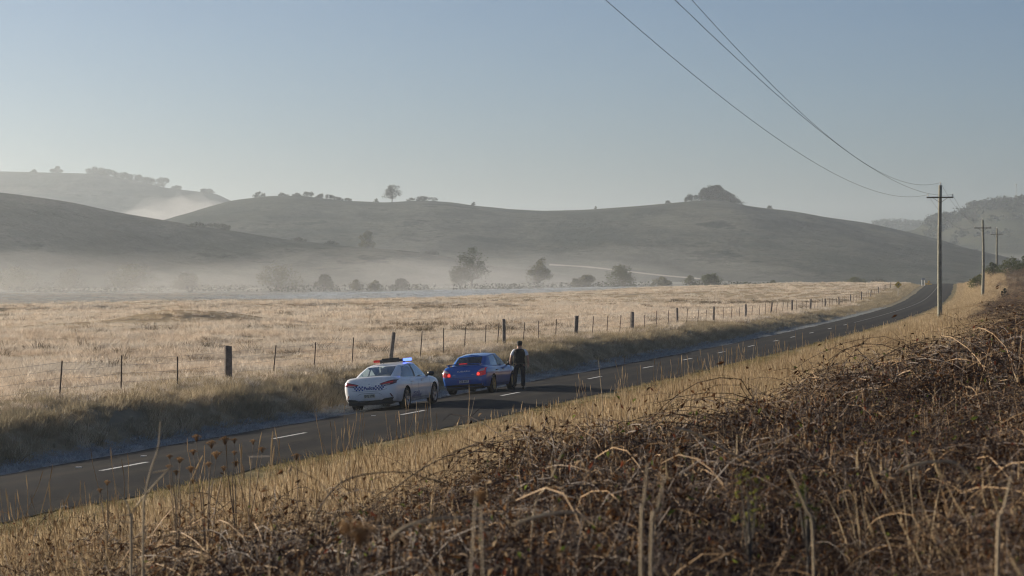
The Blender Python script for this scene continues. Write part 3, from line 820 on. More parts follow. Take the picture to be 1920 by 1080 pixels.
# ================================================================== ROAD SIGNS AND SMALL THINGS BY THE ROAD
YEL = mat('sign_yellow', (.62, .40, .02), 0.5, 0.1, 6)
BLK = mat('sign_black', (.015, .015, .015), 0.5, 0.1, 6)
STEEL = mat('sign_post_steel', (.33, .33, .32), 0.5, 0.2, 9, metal=0.5)
WHT = mat('sign_white', (.72, .73, .72), 0.5, 0.1, 6)
def warning_sign():
    Y = 385.0; x = (1684 - CX) / F_PX * Y; z = gz(x, Y)
    t = empty('warning_sign', (x, Y, z)); tag(t, 'yellow diamond road sign with black curve arrow by the fence', 'road sign')
    hs = 1.95
    mb = MB(); mb.tube([(0, .03, -.3), (0, .03, hs + .45)], .035, 8); mb.build('sign_post', [STEEL], t)
    s = .60
    mb = MB(); d = [(0, -s), (s, 0), (0, s), (-s, 0)]
    mb.add([(a, -.012, hs + b) for a, b in d] + [(a, .0, hs + b) for a, b in d], [(0, 1, 2, 3), (7, 6, 5, 4)] + [(i, (i + 1) % 4, 4 + (i + 1) % 4, 4 + i) for i in range(4)])
    pl = mb.build('sign_plate', [YEL], t)
    mb = MB(); pth = [(-.02, -.22), (-.02, -.06), (.04, .06), (.14, .12)]
    for (a, b) in zip(pth[:-1], pth[1:]):
        dx, dz = b[0] - a[0], b[1] - a[1]; L = math.hypot(dx, dz); nx, nz = -dz / L * .045, dx / L * .045
        mb.add([(a[0] - nx, -.018, hs + a[1] - nz), (b[0] - nx, -.018, hs + b[1] - nz), (b[0] + nx, -.018, hs + b[1] + nz), (a[0] + nx, -.018, hs + a[1] + nz)], [(0, 1, 2, 3)])
    mb.add([(.12, -.0185, hs + .02), (.28, -.0185, hs + .17), (.07, -.0185, hs + .22)], [(0, 1, 2)])
    mb.build('arrow', [BLK], pl)
warning_sign()
def far_sign():
    Y = 520.0; x = (1731 - CX) / F_PX * Y; z = gz(x, Y)
    t = empty('road_sign', (x, Y, z)); tag(t, 'pale road sign on two white posts where the road crests', 'road sign')
    for s in (-1, 1):
        mb = MB(); mb.tube([(s * .30, 0, -.3), (s * .30, 0, 1.55)], .06, 8); mb.build('sign_post', [WHT], t)
    mb = MB(); mb.box((0, -.07, 1.45), (.85, .03, .42)); mb.build('sign_plate', [mat('sign_pale_grey', (.36, .40, .44), .4, .1, 5)], t)
far_sign()
# ================================================================== CARS
def spl(x, xk, yk):
    """Shape-preserving cubic through the keys."""
    x = np.asarray(x, float); xk = np.asarray(xk, float); yk = np.asarray(yk, float)
    h = np.diff(xk); d = np.diff(yk) / h; m = np.zeros_like(yk); m[0] = d[0]; m[-1] = d[-1]
    for i in range(1, len(xk) - 1):
        if d[i - 1] * d[i] > 0: m[i] = 2 * d[i - 1] * d[i] / (d[i - 1] + d[i])
    i = np.clip(np.searchsorted(xk, x) - 1, 0, len(xk) - 2); t = np.clip((x - xk[i]) / h[i], 0, 1)
    return ((2 * t**3 - 3 * t**2 + 1) * yk[i] + (t**3 - 2 * t**2 + t) * h[i] * m[i] + (-2 * t**3 + 3 * t**2) * yk[i + 1] + (t**3 - t**2) * h[i] * m[i + 1])

def glass_mat(name, tint, refl=1.0):
    m, n, l, b = nt(name)
    n.remove(b)
    tr = n.new('ShaderNodeBsdfTransparent'); gl = n.new('ShaderNodeBsdfGlossy'); fr = n.new('ShaderNodeFresnel')
    fr.inputs['IOR'].default_value = 1.5
    tr.inputs['Color'].default_value = (*tint, 1); gl.inputs['Roughness'].default_value = 0.03
    dirt = noise(n, l, 9, 4, 0.6, 'obj')
    gl.inputs['Color'].default_value = (.9, .95, 1, 1)
    fac = mathn(n, l, 'ADD', mathn(n, l, 'MULTIPLY', fr.outputs[0], refl), mathn(n, l, 'MULTIPLY', dirt, .04), True)
    mx = n.new('ShaderNodeMixShader'); l.new(fac, mx.inputs[0]); l.new(tr.outputs[0], mx.inputs[1]); l.new(gl.outputs[0], mx.inputs[2])
    out = [q for q in n if q.type == 'OUTPUT_MATERIAL'][0]
    l.new(mx.outputs[0], out.inputs['Surface'])
    return m

def eval_mesh(o, name):
    dg = bpy.context.evaluated_depsgraph_get(); dg.update()
    me = bpy.data.meshes.new_from_object(o.evaluated_get(dg))
    me.name = name
    return me

TYRE = mat('tyre_rubber', (.018, .018, .019), 0.85, 0.3, 12)
BLACKP = mat('black_plastic', (.016, .017, .018), 0.55, 0.3, 9)
TRIM = mat('dark_trim', (.012, .012, .014), 0.35, 0.2, 9)
CHROME = mat('bright_trim', (.55, .56, .58), 0.25, 0.1, 9, metal=0.9)
SEAT = mat('seat_cloth', (.03, .03, .033), 0.9, 0.3, 12)
WELL = mat('wheel_well', (.008, .008, .008), 0.95, 0.2, 9)

def sedan(name, label, loc, head, S):
    """S: station keys for the lower body, greenhouse curves, colours. Local axes: +x forward, +y left, z up."""
    root = empty(name, loc, math.pi / 2 - head); root.scale = (S['scale'],) * 3; root.rotation_euler[0] = -R(4.6)
    tag(root, label, S['cat'], 'cars stopped on the road')
    paintm = S['paint']
    xs = np.concatenate([np.array(S['x'][:1]), np.linspace(S['x'][0] + .012, S['x'][0] + .16, 8), np.linspace(S['x'][0] + .20, S['x'][-1] - .20, 44), np.linspace(S['x'][-1] - .16, S['x'][-1], 7)])
    W = spl(xs, S['x'], S['w']); ZB = spl(xs, S['x'], S['zb']); SH = spl(xs, S['x'], S['sh']); DK = spl(xs, S['x'], S['dk'])
    V = []
    for w, zb, sh, dk in zip(W, ZB, SH, DK):
        hh = sh - zb
        half = [(0, zb), (.70 * w, zb), (.885 * w, zb + .025), (.955 * w, zb + .18 * hh), (.975 * w, zb + .36 * hh), (1.0 * w, zb + .58 * hh), (.997 * w, zb + .74 * hh), (.975 * w, zb + .90 * hh), (.935 * w, sh), (.87 * w, sh + (dk - sh) * .62), (.76 * w, sh + (dk - sh) * .90), (.45 * w, dk + .012), (0, dk + .018)]
        ring = [(y, z) for y, z in half] + [(-y, z) for y, z in half[-2:0:-1]]
        V.append(ring)
    n = len(V[0])
    VV = [(x, y, z) for x, ring in zip(xs, V) for (y, z) in ring]
    Fc = [(i * n + j, i * n + (j + 1) % n, (i + 1) * n + (j + 1) % n, (i + 1) * n + j) for i in range(len(xs) - 1) for j in range(n)]
    Fc.append(tuple(range(n))); Fc.append(tuple(range((len(xs) - 1) * n, len(xs) * n)))
    me = mesh_of('body', VV, Fc, [paintm, WELL])
    bm = bmesh.new(); bm.from_mesh(me); bmesh.ops.recalc_face_normals(bm, faces=bm.faces); bm.to_mesh(me); bm.free()
    tmp = obj('body_blank', me)
    cut = MB()
    for ax in S['axles']:
        for s in (-1, 1):
            cut.lathe([(S['arch'], s * .48), (S['arch'], s * 1.3)], 36, axis='y', c=(ax, 0, S['wr'] + .015))
    cm = mesh_of('cut', cut.V, cut.F, [paintm, WELL], [1] * len(cut.F), False)
    bm = bmesh.new(); bm.from_mesh(cm); bmesh.ops.recalc_face_normals(bm, faces=bm.faces); bm.to_mesh(cm); bm.free()
    co = obj('cut', cm)
    md = tmp.modifiers.new('b', 'BOOLEAN'); md.operation = 'DIFFERENCE'; md.object = co; md.solver = 'EXACT'
    bme = eval_mesh(tmp, 'body')
    bpy.data.objects.remove(tmp); bpy.data.objects.remove(co)
    bme.polygons.foreach_set('use_smooth', [True] * len(bme.polygons)); bme.set_sharp_from_angle(angle=R(38))
    body = obj('body', bme, root)
    bvh = BVHTree.FromPolygons([v.co for v in bme.vertices], [p.vertices for p in bme.polygons])

    # ---- greenhouse
    base, top = S['base'], S['top']            # (x, y, z) for each named column, rear centre -> windscreen centre
    cols = []; tags_ = []
    for k in range(len(base) - 1):
        m = S['sub'][k]
        for q in range(m): cols.append(k + q / m); tags_.append(k)
    cols.append(len(base) - 1)
    B = np.array(base); T = np.array(top); kk = np.arange(len(base))
    def cv(A, c): return np.array([spl([c], kk, A[:, i])[0] for i in range(3)])
    rows = [0, .08, .3, .52, .74, .92, 1.0]
    GV = []
    for c in cols:
        b, t = cv(B, c), cv(T, c)
        col = []
        ctr = np.array([(B[0, 0] + B[-1, 0]) / 2, 0, 0]); out = np.array([(b[0] + t[0]) / 2 - ctr[0], (b[1] + t[1]) / 2 * 1.6, 0]); out /= max(1e-6, np.linalg.norm(out))
        for r in rows:
            p = b * (1 - r) + t * r + out * S['bulge'] * math.sin(math.pi * r)
            col.append(p)
        for q in (.25, .5, .75, 1.0):          # roof, from its edge to the middle line
            p = t.copy(); p[1] = t[1] * (1 - q); p[2] = t[2] + S['crown'] * (1 - (1 - q) ** 2)
            xm = T[0, 0] + (T[-1, 0] - T[0, 0]) * np.clip((t[0] - T[0, 0]) / (T[-1, 0] - T[0, 0]), 0, 1)
            p[2] += .012 * math.sin(math.pi * np.clip((t[0] - T[0, 0]) / (T[-1, 0] - T[0, 0]), 0, 1))
            col.append(p)
        GV.append(col)
    nr = len(GV[0])
    panes = {}
    shell = MB()
    for s in (1, -1):
        for ci in range(len(cols) - 1):
            for rI in range(nr - 1):
                q = [GV[ci][rI], GV[ci + 1][rI], GV[ci + 1][rI + 1], GV[ci][rI + 1]]
                q = [(p[0], p[1] * s, p[2]) for p in q]
                if s > 0: q = q[::-1]
                pane = S['pane'].get(tags_[ci]) if 1 <= rI <= 4 else None
                if pane:
                    key = pane if pane in ('rear_window', 'windscreen') else (pane, s)
                    panes.setdefault(key, MB()).add(q, [(0, 1, 2, 3)])
                else:
                    blackp = tags_[ci] in S['black'] and 1 <= rI <= 4
                    shell.add(q, [(0, 1, 2, 3)], 1 if blackp else 0)
    def weld(o, ang=40):
        bm = bmesh.new(); bm.from_mesh(o.data); bmesh.ops.remove_doubles(bm, verts=bm.verts, dist=.0008)
        bmesh.ops.recalc_face_normals(bm, faces=bm.faces)
        bm.to_mesh(o.data); bm.free(); o.data.polygons.foreach_set('use_smooth', [True] * len(o.data.polygons)); o.data.set_sharp_from_angle(angle=R(ang))
    cab = obj('cabin', mesh_of('cabin', shell.V, shell.F, [paintm, TRIM], shell.M), root); weld(cab)
    for key, mb in panes.items():
        nm = key if isinstance(key, str) else key[0]
        o = obj(nm, mesh_of(nm, mb.V, mb.F, [S['glass'].get(nm, S['glass']['any'])]), root); weld(o)
    # ---- things inside the cabin
    for (x, y) in ((.28, .36), (.28, -.36)):
        mb = MB(); mb.box((x, y, 1.02), (.16, .46, .30), rot=(0, -.2, 0)); mb.box((x - .08, y, 1.23), (.10, .25, .17), rot=(0, -.2, 0)); mb.build('seat', [SEAT], root, bevel=.03)
    mb = MB(); mb.box((-.92, 0, .99), (.18, 1.15, .22), rot=(0, -.3, 0)); mb.build('rear_bench', [SEAT], root, bevel=.03)
    mb = MB(); mb.box((1.0, 0, .95), (.40, 1.25, .10)); mb.build('dashboard', [BLACKP], root, bevel=.03)
    # ---- wheels
    for ax in S['axles']:
        for s in (-1, 1):
            rr = S['wr']; tw = S['tw']; yo = s * (S['track'] / 2)
            mb = MB(); pr = [(rr * .66, -tw * .42), (rr * .72, -tw * .5), (rr * .93, -tw * .5), (rr * .985, -tw * .40), (rr, -tw * .2), (rr, tw * .2), (rr * .985, tw * .40), (rr * .93, tw * .5), (rr * .72, tw * .5), (rr * .66, tw * .42)]
            mb.lathe(pr, 36, axis='y', caps=False); mb.lathe([(rr * .60, -tw * .2), (rr * .67, -tw * .25)], 36, axis='y')
            w = mb.build('wheel', [TYRE], root, (ax, yo, rr), True)
            mb = MB(); yo2 = s * tw * .47
            mb.lathe([(rr * .60, s * tw * .1), (rr * .62, yo2 - s * .02), (rr * .665, yo2), (rr * .70, yo2), (rr * .70, yo2 - s * .012)], 36, axis='y', caps=False)
            ns = S['spokes']
            for k in range(ns):
                a = 6.283 * k / ns
                for da in ((-.10, .10) if S['twin'] else (0,)):
                    ca, sa = math.cos(a + da), math.sin(a + da); c2, s2 = math.cos(a + da * 1.6), math.sin(a + da * 1.6)
                    p0 = Vector((ca * rr * .12, yo2 - s * .03, sa * rr * .12)); p1_ = Vector((c2 * rr * .66, yo2 - s * .008, s2 * rr * .66))
                    tn = Vector((-sa, 0, ca)) * (.020 if S['twin'] else .026)
                    mb.add([p0 - tn * 1.2, p0 + tn * 1.2, p1_ + tn, p1_ - tn, p0 - tn * 1.2 - Vector((0, s * .04, 0)), p0 + tn * 1.2 - Vector((0, s * .04, 0)), p1_ + tn - Vector((0, s * .04, 0)), p1_ - tn - Vector((0, s * .04, 0))],
                           [(0, 1, 2, 3), (0, 4, 5, 1), (3, 2, 6, 7), (0, 3, 7, 4), (1, 5, 6, 2), (4, 7, 6, 5)])
            mb.lathe([(rr * .19, yo2 - s * .06), (rr * .19, yo2 - s * .015), (rr * .15, yo2 - s * .008)], 16, axis='y')
            mb.build('rim', [S['rim']], w, smooth_shade=False)
            mb = MB(); mb.lathe([(rr * .42, s * tw * .02), (rr * .42, s * tw * .12)], 24, axis='y'); mb.build('brake_disc', [mat('brake_iron', (.10, .095, .09), .5, .2, 9, metal=.7)], w)
    # ---- mirrors
    for s in (-1, 1):
        mx, my, mz = S['mirror']
        mb = MB(); mb.lathe([(.001, -.115), (.05, -.105), (.078, -.05), (.082, .03), (.07, .09), (.001, .11)], 12, axis='y', caps=False)
        V2 = [(v[0] * .9, v[1], v[2] * .95) for v in mb.V]
        m2 = MB(); m2.add([(mx + v[0], s * (my + .10) + v[1], mz + v[2]) for v in V2], mb.F); m2.tube([(mx + .03, s * (my - .10), mz - .08), (mx, s * (my + .03), mz - .03)], .028, 6)
        m2.build('side_mirror', [S['mirror_mat']], root, smooth_shade=True)

    # ---- patches that follow the bodywork
    def hit(kind, u, v, off):
        if kind == 'rear': o, d = Vector((-6, u, v)), Vector((1, 0, 0))
        elif kind == 'right': o, d = Vector((u, -5, v)), Vector((0, 1, 0))
        elif kind == 'left': o, d = Vector((u, 5, v)), Vector((0, -1, 0))
        elif kind == 'top': o, d = Vector((u, v, 5)), Vector((0, 0, -1))
        loc_, nrm, idx, dist = bvh.ray_cast(o, d)
        if loc_ is None: return None
        if nrm.dot(d) > 0: nrm = -nrm
        return loc_ + nrm * off
    def patch(name_, kind, top_, bot_, m_, off=.006, nu=14, nv=5, parent=None):
        tu = np.linspace(0, 1, nu + 1)
        def along(pl, t): return (np.interp(t, np.linspace(0, 1, len(pl)), [p[0] for p in pl]), np.interp(t, np.linspace(0, 1, len(pl)), [p[1] for p in pl]))
        V3 = []; ok = []
        for t in tu:
            a, b = along(top_, t), along(bot_, t)
            for q in np.linspace(0, 1, nv + 1):
                p = hit(kind, a[0] + (b[0] - a[0]) * q, a[1] + (b[1] - a[1]) * q, off)
                ok.append(p is not None); V3.append(p if p is not None else Vector((0, 0, .5)))
        F3 = []
        for i in range(nu):
            for j in range(nv):
                f = (i * (nv + 1) + j, (i + 1) * (nv + 1) + j, (i + 1) * (nv + 1) + j + 1, i * (nv + 1) + j + 1)
                if all(ok[k] for k in f) and max((V3[f[a]] - V3[f[(a + 1) % 4]]).length for a in range(4)) < .35: F3.append(f)
        return obj(name_, mesh_of(name_, V3, F3, [m_]), parent or root)
    def squares(name_, kind, rects, m_, off=.008, parent=None):
        V3 = []; F3 = []
        for quad in rects:
            ps = [hit(kind, u, v, off) for u, v in quad]
            if any(p is None for p in ps): continue
            k = len(V3); V3 += ps; F3.append((k, k + 1, k + 2, k + 3))
        return obj(name_, mesh_of(name_, V3, F3, [m_], None, False), parent or root)
    def text(name_, kind, s, u0, v0, size, m_, off=.008, shear=0.0, slope=0.0, flip=1, width=None, parent=None, bold=.02):
        cu = bpy.data.curves.new(name_, 'FONT'); cu.body = s; cu.size = size; cu.align_x = 'CENTER'; cu.align_y = 'CENTER'; cu.shear = shear; cu.offset = size * bold
        cu.resolution_u = 3
        to = bpy.data.objects.new(name_, cu); COL.objects.link(to)
        tm = eval_mesh(to, name_); bpy.data.objects.remove(to)
        w = max(1e-6, max(v.co.x for v in tm.vertices) - min(v.co.x for v in tm.vertices)); k = (width / w) if width else 1
        for v in tm.vertices:
            u = u0 + flip * v.co.x * k; z = v0 + v.co.y + slope * v.co.x * k
            p = hit(kind, u, z, off)
            v.co = p if p is not None else Vector((0, 0, .5))
        tm.materials.append(m_)
        return obj(name_, tm, parent or root)
    gap = S['gap']
    for s, kd in ((-1, 'right'), (1, 'left')):
        for pl in S['seams']:
            for a, b in zip(pl[:-1], pl[1:]):
                w_ = .007
                if abs(a[0] - b[0]) < abs(a[1] - b[1]): patch('panel_gap', kd, [(a[0] - w_, a[1]), (a[0] + w_, a[1])], [(b[0] - w_, b[1]), (b[0] + w_, b[1])], gap, .003, 1, 6)
                else: patch('panel_gap', kd, [(a[0], a[1] + w_), (b[0], b[1] + w_)], [(a[0], a[1] - w_), (b[0], b[1] - w_)], gap, .003, 8, 1)
        for (hx, hz) in S['handles']:
            p = hit(kd, hx, hz, .018)
            mb = MB(); mb.box(p, (.20, .03, .035)); mb.build('door_handle', [S['handle_mat']], root, bevel=.01)
    return root, bvh, patch, squares, text, hit

def add_grime(m, col=(.16, .135, .11)):
    n, l = m.node_tree.nodes, m.node_tree.links; b = n['Principled BSDF']
    src = b.inputs['Base Color'].links[0].from_socket
    tc = n.new('ShaderNodeTexCoord'); sx = n.new('ShaderNodeSeparateXYZ'); l.new(tc.outputs['Object'], sx.inputs[0])
    h = n.new('ShaderNodeMapRange'); h.inputs[1].default_value = .62; h.inputs[2].default_value = .18; l.new(sx.outputs['Z'], h.inputs[0])
    f = mathn(n, l, 'MULTIPLY', h.outputs[0], ramp(n, l, noise(n, l, 3.5, 6, .7, 'obj'), [(.35, .15), (.7, .75)]))
    l.new(mixc(n, l, f, src, col), b.inputs['Base Color'])
def lens_mat(name, col, e=0.0, ecol=None): return mat(name, col, 0.12, 0.25, 14, coat=0.6, emis=ecol or col, estr=e)

# ---------------------------------------------------------------- white police sedan
P_WHITE = mat('white_paint', (.88, .89, .90), 0.28, 0.04, 3, coat=0.8)
add_grime(P_WHITE)
P_BLUE = mat('police_blue', (.012, .035, .26), 0.45, 0.05, 9)
POL = dict(cat='car', scale=1.05, paint=P_WHITE, wr=.335, arch=.385, tw=.215, track=1.62, axles=(-1.37, 1.435), spokes=5, twin=True,
    rim=mat('silver_alloy', (.38, .39, .41), 0.35, 0.15, 9, metal=0.8), gap=mat('seam_grey', (.20, .21, .23), .6, .1, 9),
    x=[-2.43, -2.41, -2.37, -2.30, -2.18, -1.9, -1.37, -.6, 0.3, 1.0, 1.435, 1.9, 2.2, 2.36, 2.43],
    w=[.66, .745, .82, .875, .905, .925, .935, .925, .925, .93, .935, .90, .82, .70, .52],
    zb=[.42, .36, .30, .27, .25, .22, .20, .19, .19, .19, .20, .21, .23, .26, .32],
    sh=[.60, .74, .89, .965, .985, .985, .965, .935, .915, .905, .885, .83, .75, .67, .58],
    dk=[.64, .80, 1.00, 1.085, 1.09, 1.085, 1.02, .98, .97, .985, .95, .88, .79, .70, .60],
    base=[(-2.02, 0, 1.06), (-1.96, .57, 1.05), (-1.86, .68, 1.03), (-1.50, .755, 1.00), (-1.20, .785, .975), (-.31, .815, .94), (-.14, .815, .938), (1.00, .79, .92), (1.16, .72, .93), (1.44, 0, .98)],
    top=[(-1.00, 0, 1.415), (-.97, .47, 1.40), (-.92, .55, 1.387), (-.88, .575, 1.38), (-.82, .585, 1.383), (-.27, .61, 1.43), (-.14, .61, 1.432), (.34, .59, 1.425), (.42, .52, 1.428), (.50, 0, 1.44)],
    sub=[6, 2, 3, 3, 5, 1, 6, 2, 6], pane={0: 'rear_window', 3: 'quarter_window', 4: 'rear_door_window', 6: 'front_door_window', 8: 'windscreen'}, black={5}, bulge=.035, crown=.045,
    glass={'any': glass_mat('pale_glass', (.84, .90, .88), 2.6), 'rear_window': glass_mat('rear_glass', (.66, .74, .72), 1.4)},
    mirror=(.92, .90, 1.02), mirror_mat=TRIM,
    seams=[[(-1.0, .93), (-.90, .70), (-.94, .42)], [(-.20, .90), (-.22, .32)], [(.98, .86), (1.0, .60), (.93, .32)], [(-.92, .30), (.95, .30)]],
    handles=[(-.78, .84), (.22, .83)], handle_mat=P_WHITE)
pol_loc = Vector((-4.02, 82.0, 0)); pol_loc.z = rz_at(82.0, float(lat_of(-4.02, 82.0))) - .01
pol, pbvh, patch, squares, text, hit = sedan('police_car', 'white police sedan with roof light bar and blue checks, parked behind the blue car', pol_loc, R(16.3), POL)
RED = lens_mat('tail_red', (.30, .015, .02), .06, (.8, .03, .03)); DRED = lens_mat('tail_dark_red', (.13, .012, .016), .0); CLEAR = lens_mat('clear_lens', (.55, .5, .48))
for s in (-1, 1):
    tl = patch('tail_light', 'rear', [(s * .36, .865), (s * .50, .905), (s * .66, .945), (s * .80, .965), (s * .875, .96)], [(s * .36, .845), (s * .47, .805), (s * .62, .80), (s * .78, .825), (s * .875, .86)], DRED, .008, 18, 4)
    patch('lamp_strip', 'rear', [(s * .44, .865), (s * .60, .895), (s * .80, .925)], [(s * .44, .852), (s * .60, .868), (s * .80, .885)], RED, .014, 14, 2, tl)
    patch('reverse_lens', 'rear', [(s * .46, .838), (s * .60, .842), (s * .70, .85)], [(s * .46, .820), (s * .60, .815), (s * .70, .825)], CLEAR, .014, 10, 2, tl)
    patch('reflector', 'rear', [(s * .68, .54), (s * .72, .54)], [(s * .74, .43), (s * .78, .43)], DRED, .008, 2, 5)
patch('rear_diffuser', 'rear', [(.80, .42), (.62, .405), (.48, .39), (.40, .35), (-.40, .35), (-.48, .39), (-.62, .405), (-.80, .42)], [(.74, .33), (.6, .31), (.4, .30), (.2, .295), (-.2, .295), (-.4, .30), (-.6, .31), (-.74, .33)], BLACKP, .006, 24, 4)
mb = MB(); mb.box((-2.255, 0, .275), (.26, 1.50, .15)); mb.build('rear_valance', [BLACKP], pol, bevel=.03)
patch('chrome_strip', 'rear', [(.36, .335), (-.36, .335)], [(.36, .320), (-.36, .320)], CHROME, .012, 10, 1)
patch('boot_gap', 'rear', [(.60, .70), (.30, .642), (-.30, .642), (-.60, .70)], [(.60, .692), (.30, .634), (-.30, .634), (-.60, .692)], POL['gap'], .004, 20, 1)
patch('plate_recess_edge', 'rear', [(.42, .52), (.30, .585), (-.30, .585), (-.42, .52)], [(.43, .51), (.30, .572), (-.30, .572), (-.43, .51)], POL['gap'], .004, 20, 1)
PLATE = mat('plate_yellow_white', (.58, .55, .44), .5, .06, 9); INK = mat('plate_ink', (.05, .05, .06), .5, .1, 9)
pp = patch('number_plate', 'rear', [(.19, .545), (-.19, .545)], [(.19, .435), (-.19, .435)], PLATE, .012, 6, 2)
text('plate_letters', 'rear', 'EVJ 19B', 0, .49, .105, INK, .018, flip=-1, width=.33, parent=pp)
text('police_lettering', 'rear', 'Police', 0, .738, .15, P_BLUE, .009, shear=.15, flip=-1, width=.38, bold=.03)
for s in (-1, 1):
    rc = []
    for i in range(8):
        for j in range(3):
            if (i + j) % 2 == 0:
                q = .05; u = s * (.205 + i * q); v = .668 + j * q + .02 * (i / 7) ** 2
                if i + (2 - j) * .9 > 7.6: continue
                rc.append([(u, v), (u + s * q, v), (u + s * q, v + q), (u, v + q)])
    squares('checker_band', 'rear', rc, P_BLUE)
for kd, fl in (('right', 1), ('left', -1)):
    rc = []
    for i in range(22):
        for j in range(2):
            if (i + j) % 2 == 0:
                u = -.85 + i * .042; v = .325 + j * .040
                rc.append([(u, v), (u + .042, v), (u + .042, v + .040), (u, v + .040)])
    squares('door_checker_band', kd, rc, P_BLUE)
    text('door_lettering', kd, 'POLICE', -.42, .455, .115, P_BLUE, .008, flip=fl, width=.62)
text('boot_badge', 'rear', 'H', 0, .865, .07, CHROME, .010, flip=-1, shear=.2)
# light bar
lb = MB(); lb.box((.06, 0, 1.545), (.30, .80, .075)); lb.box((-.10, .02, 1.56), (.05, .60, .14)); bar = lb.build('light_bar', [BLACKP], pol, bevel=.015)
for s, nm, m_ in ((-1, 'blue_lamp', mat('blue_light', (.12, .2, .9), .2, .1, 9, emis=(.09, .16, 1.0), estr=2.0)), (1, 'red_lamp', mat('red_light', (.42, .03, .02), .2, .1, 9, emis=(1, .05, .03), estr=.05))):
    mb = MB(); mb.box((.05, s * .515, 1.545), (.29, .225, .085)); mb.build(nm, [m_], bar, bevel=.025)
for s in (-1, 1):
    mb = MB(); mb.box((.06, s * .40, 1.485), (.10, .05, .08)); mb.build('bar_foot', [BLACKP], bar)
mb = MB(); mb.tube([(-.55, .1, 1.46), (-.68, .1, 1.56)], .008, 5); mb.build('aerial', [BLACKP], pol)

# ---------------------------------------------------------------- blue sedan
P_BLUEP = mat('blue_pearl_paint', (.0, .095, .42), 0.28, 0.06, 3, coat=1.0)
add_grime(P_BLUEP, (.06, .055, .05))
SUB = dict(cat='car', scale=1.05, paint=P_BLUEP, wr=.315, arch=.36, tw=.215, track=1.50, axles=(-1.235, 1.29), spokes=6, twin=True,
    rim=mat('gold_alloy', (.34, .25, .10), 0.4, 0.15, 9, metal=0.6), gap=mat('seam_dark', (.004, .008, .03), .6, .1, 9),
    x=[-2.19, -2.175, -2.13, -2.08, -1.98, -1.7, -1.235, -.5, .3, .9, 1.29, 1.7, 2.0, 2.14, 2.21],
    w=[.68, .75, .80, .825, .84, .855, .872, .85, .85, .86, .872, .845, .77, .66, .50],
    zb=[.36, .31, .27, .25, .235, .22, .20, .185, .185, .185, .195, .20, .22, .25, .31],
    sh=[.56, .68, .80, .90, .935, .94, .925, .90, .885, .875, .86, .81, .73, .65, .56],
    dk=[.60, .74, .90, 1.005, 1.04, 1.045, .99, .955, .945, .96, .93, .865, .78, .69, .58],
    base=[(-1.72, 0, 1.02), (-1.67, .50, 1.01), (-1.56, .62, 1.00), (-1.16, .70, .97), (-1.05, .71, .965), (-.30, .745, .935), (-.20, .745, .93), (.86, .72, .90), (1.00, .65, .91), (1.24, 0, .955)],
    top=[(-1.10, 0, 1.372), (-1.06, .43, 1.355), (-.98, .52, 1.345), (-.86, .545, 1.345), (-.80, .55, 1.352), (-.26, .565, 1.395), (-.18, .565, 1.398), (.22, .545, 1.39), (.30, .48, 1.392), (.37, 0, 1.405)],
    sub=[6, 2, 4, 1, 5, 1, 6, 2, 6], pane={0: 'rear_window', 4: 'rear_door_window', 6: 'front_door_window', 8: 'windscreen'}, black={5}, bulge=.03, crown=.04,
    glass={'any': glass_mat('side_glass', (.70, .74, .66), .8), 'rear_window': glass_mat('dark_rear_glass', (.12, .14, .14), 1.0), 'rear_door_window': glass_mat('reflecting_glass', (.25, .32, .36), 3.0)},
    mirror=(.80, .83, .98), mirror_mat=TRIM,
    seams=[[(-.98, .88), (-.84, .66), (-.83, .40)], [(-.24, .86), (-.25, .32)], [(.86, .84), (.88, .58), (.82, .32)], [(-.83, .30), (.82, .30)]],
    handles=[(-.72, .80), (.12, .79)], handle_mat=TRIM)
sub_loc = Vector((-1.16, 92.2, 0)); sub_loc.z = rz_at(92.2, float(lat_of(-1.16, 92.2))) - .01
sub, sbvh, patch, squares, text, hit = sedan('blue_car', 'blue sedan with boot spoiler and gold wheels, brake lights lit', sub_loc, R(15.6), SUB)
LITR = lens_mat('brake_red_lit', (.55, .02, .02), .8, (1, .06, .04)); REDL = lens_mat('lens_red', (.36, .012, .012), .06, (1, .03, .02)); SILV = lens_mat('lens_silver', (.55, .53, .55))
for s in (-1, 1):
    tl = patch('tail_light', 'rear', [(s * .49, .76), (s * .56, .85), (s * .66, .91), (s * .80, .93)], [(s * .47, .655), (s * .58, .65), (s * .68, .655), (s * .81, .69)], REDL, .010, 14, 6)
    patch('indicator_lens', 'rear', [(s * .56, .835), (s * .65, .895), (s * .765, .915)], [(s * .545, .80), (s * .65, .82), (s * .775, .84)], SILV, .016, 10, 3, tl)
    rc = []
    for k in range(10):
        a0, a1 = 6.283 * k / 10, 6.283 * (k + 1) / 10; c = (s * .555, .725)
        rc.append([(c[0], c[1]), (c[0] + .052 * math.cos(a0), c[1] + .052 * math.sin(a0)), (c[0] + .052 * math.cos((a0 + a1) / 2), c[1] + .052 * math.sin((a0 + a1) / 2)), (c[0] + .052 * math.cos(a1), c[1] + .052 * math.sin(a1))])
    squares('brake_lamp', 'rear', rc, LITR, .018, tl)
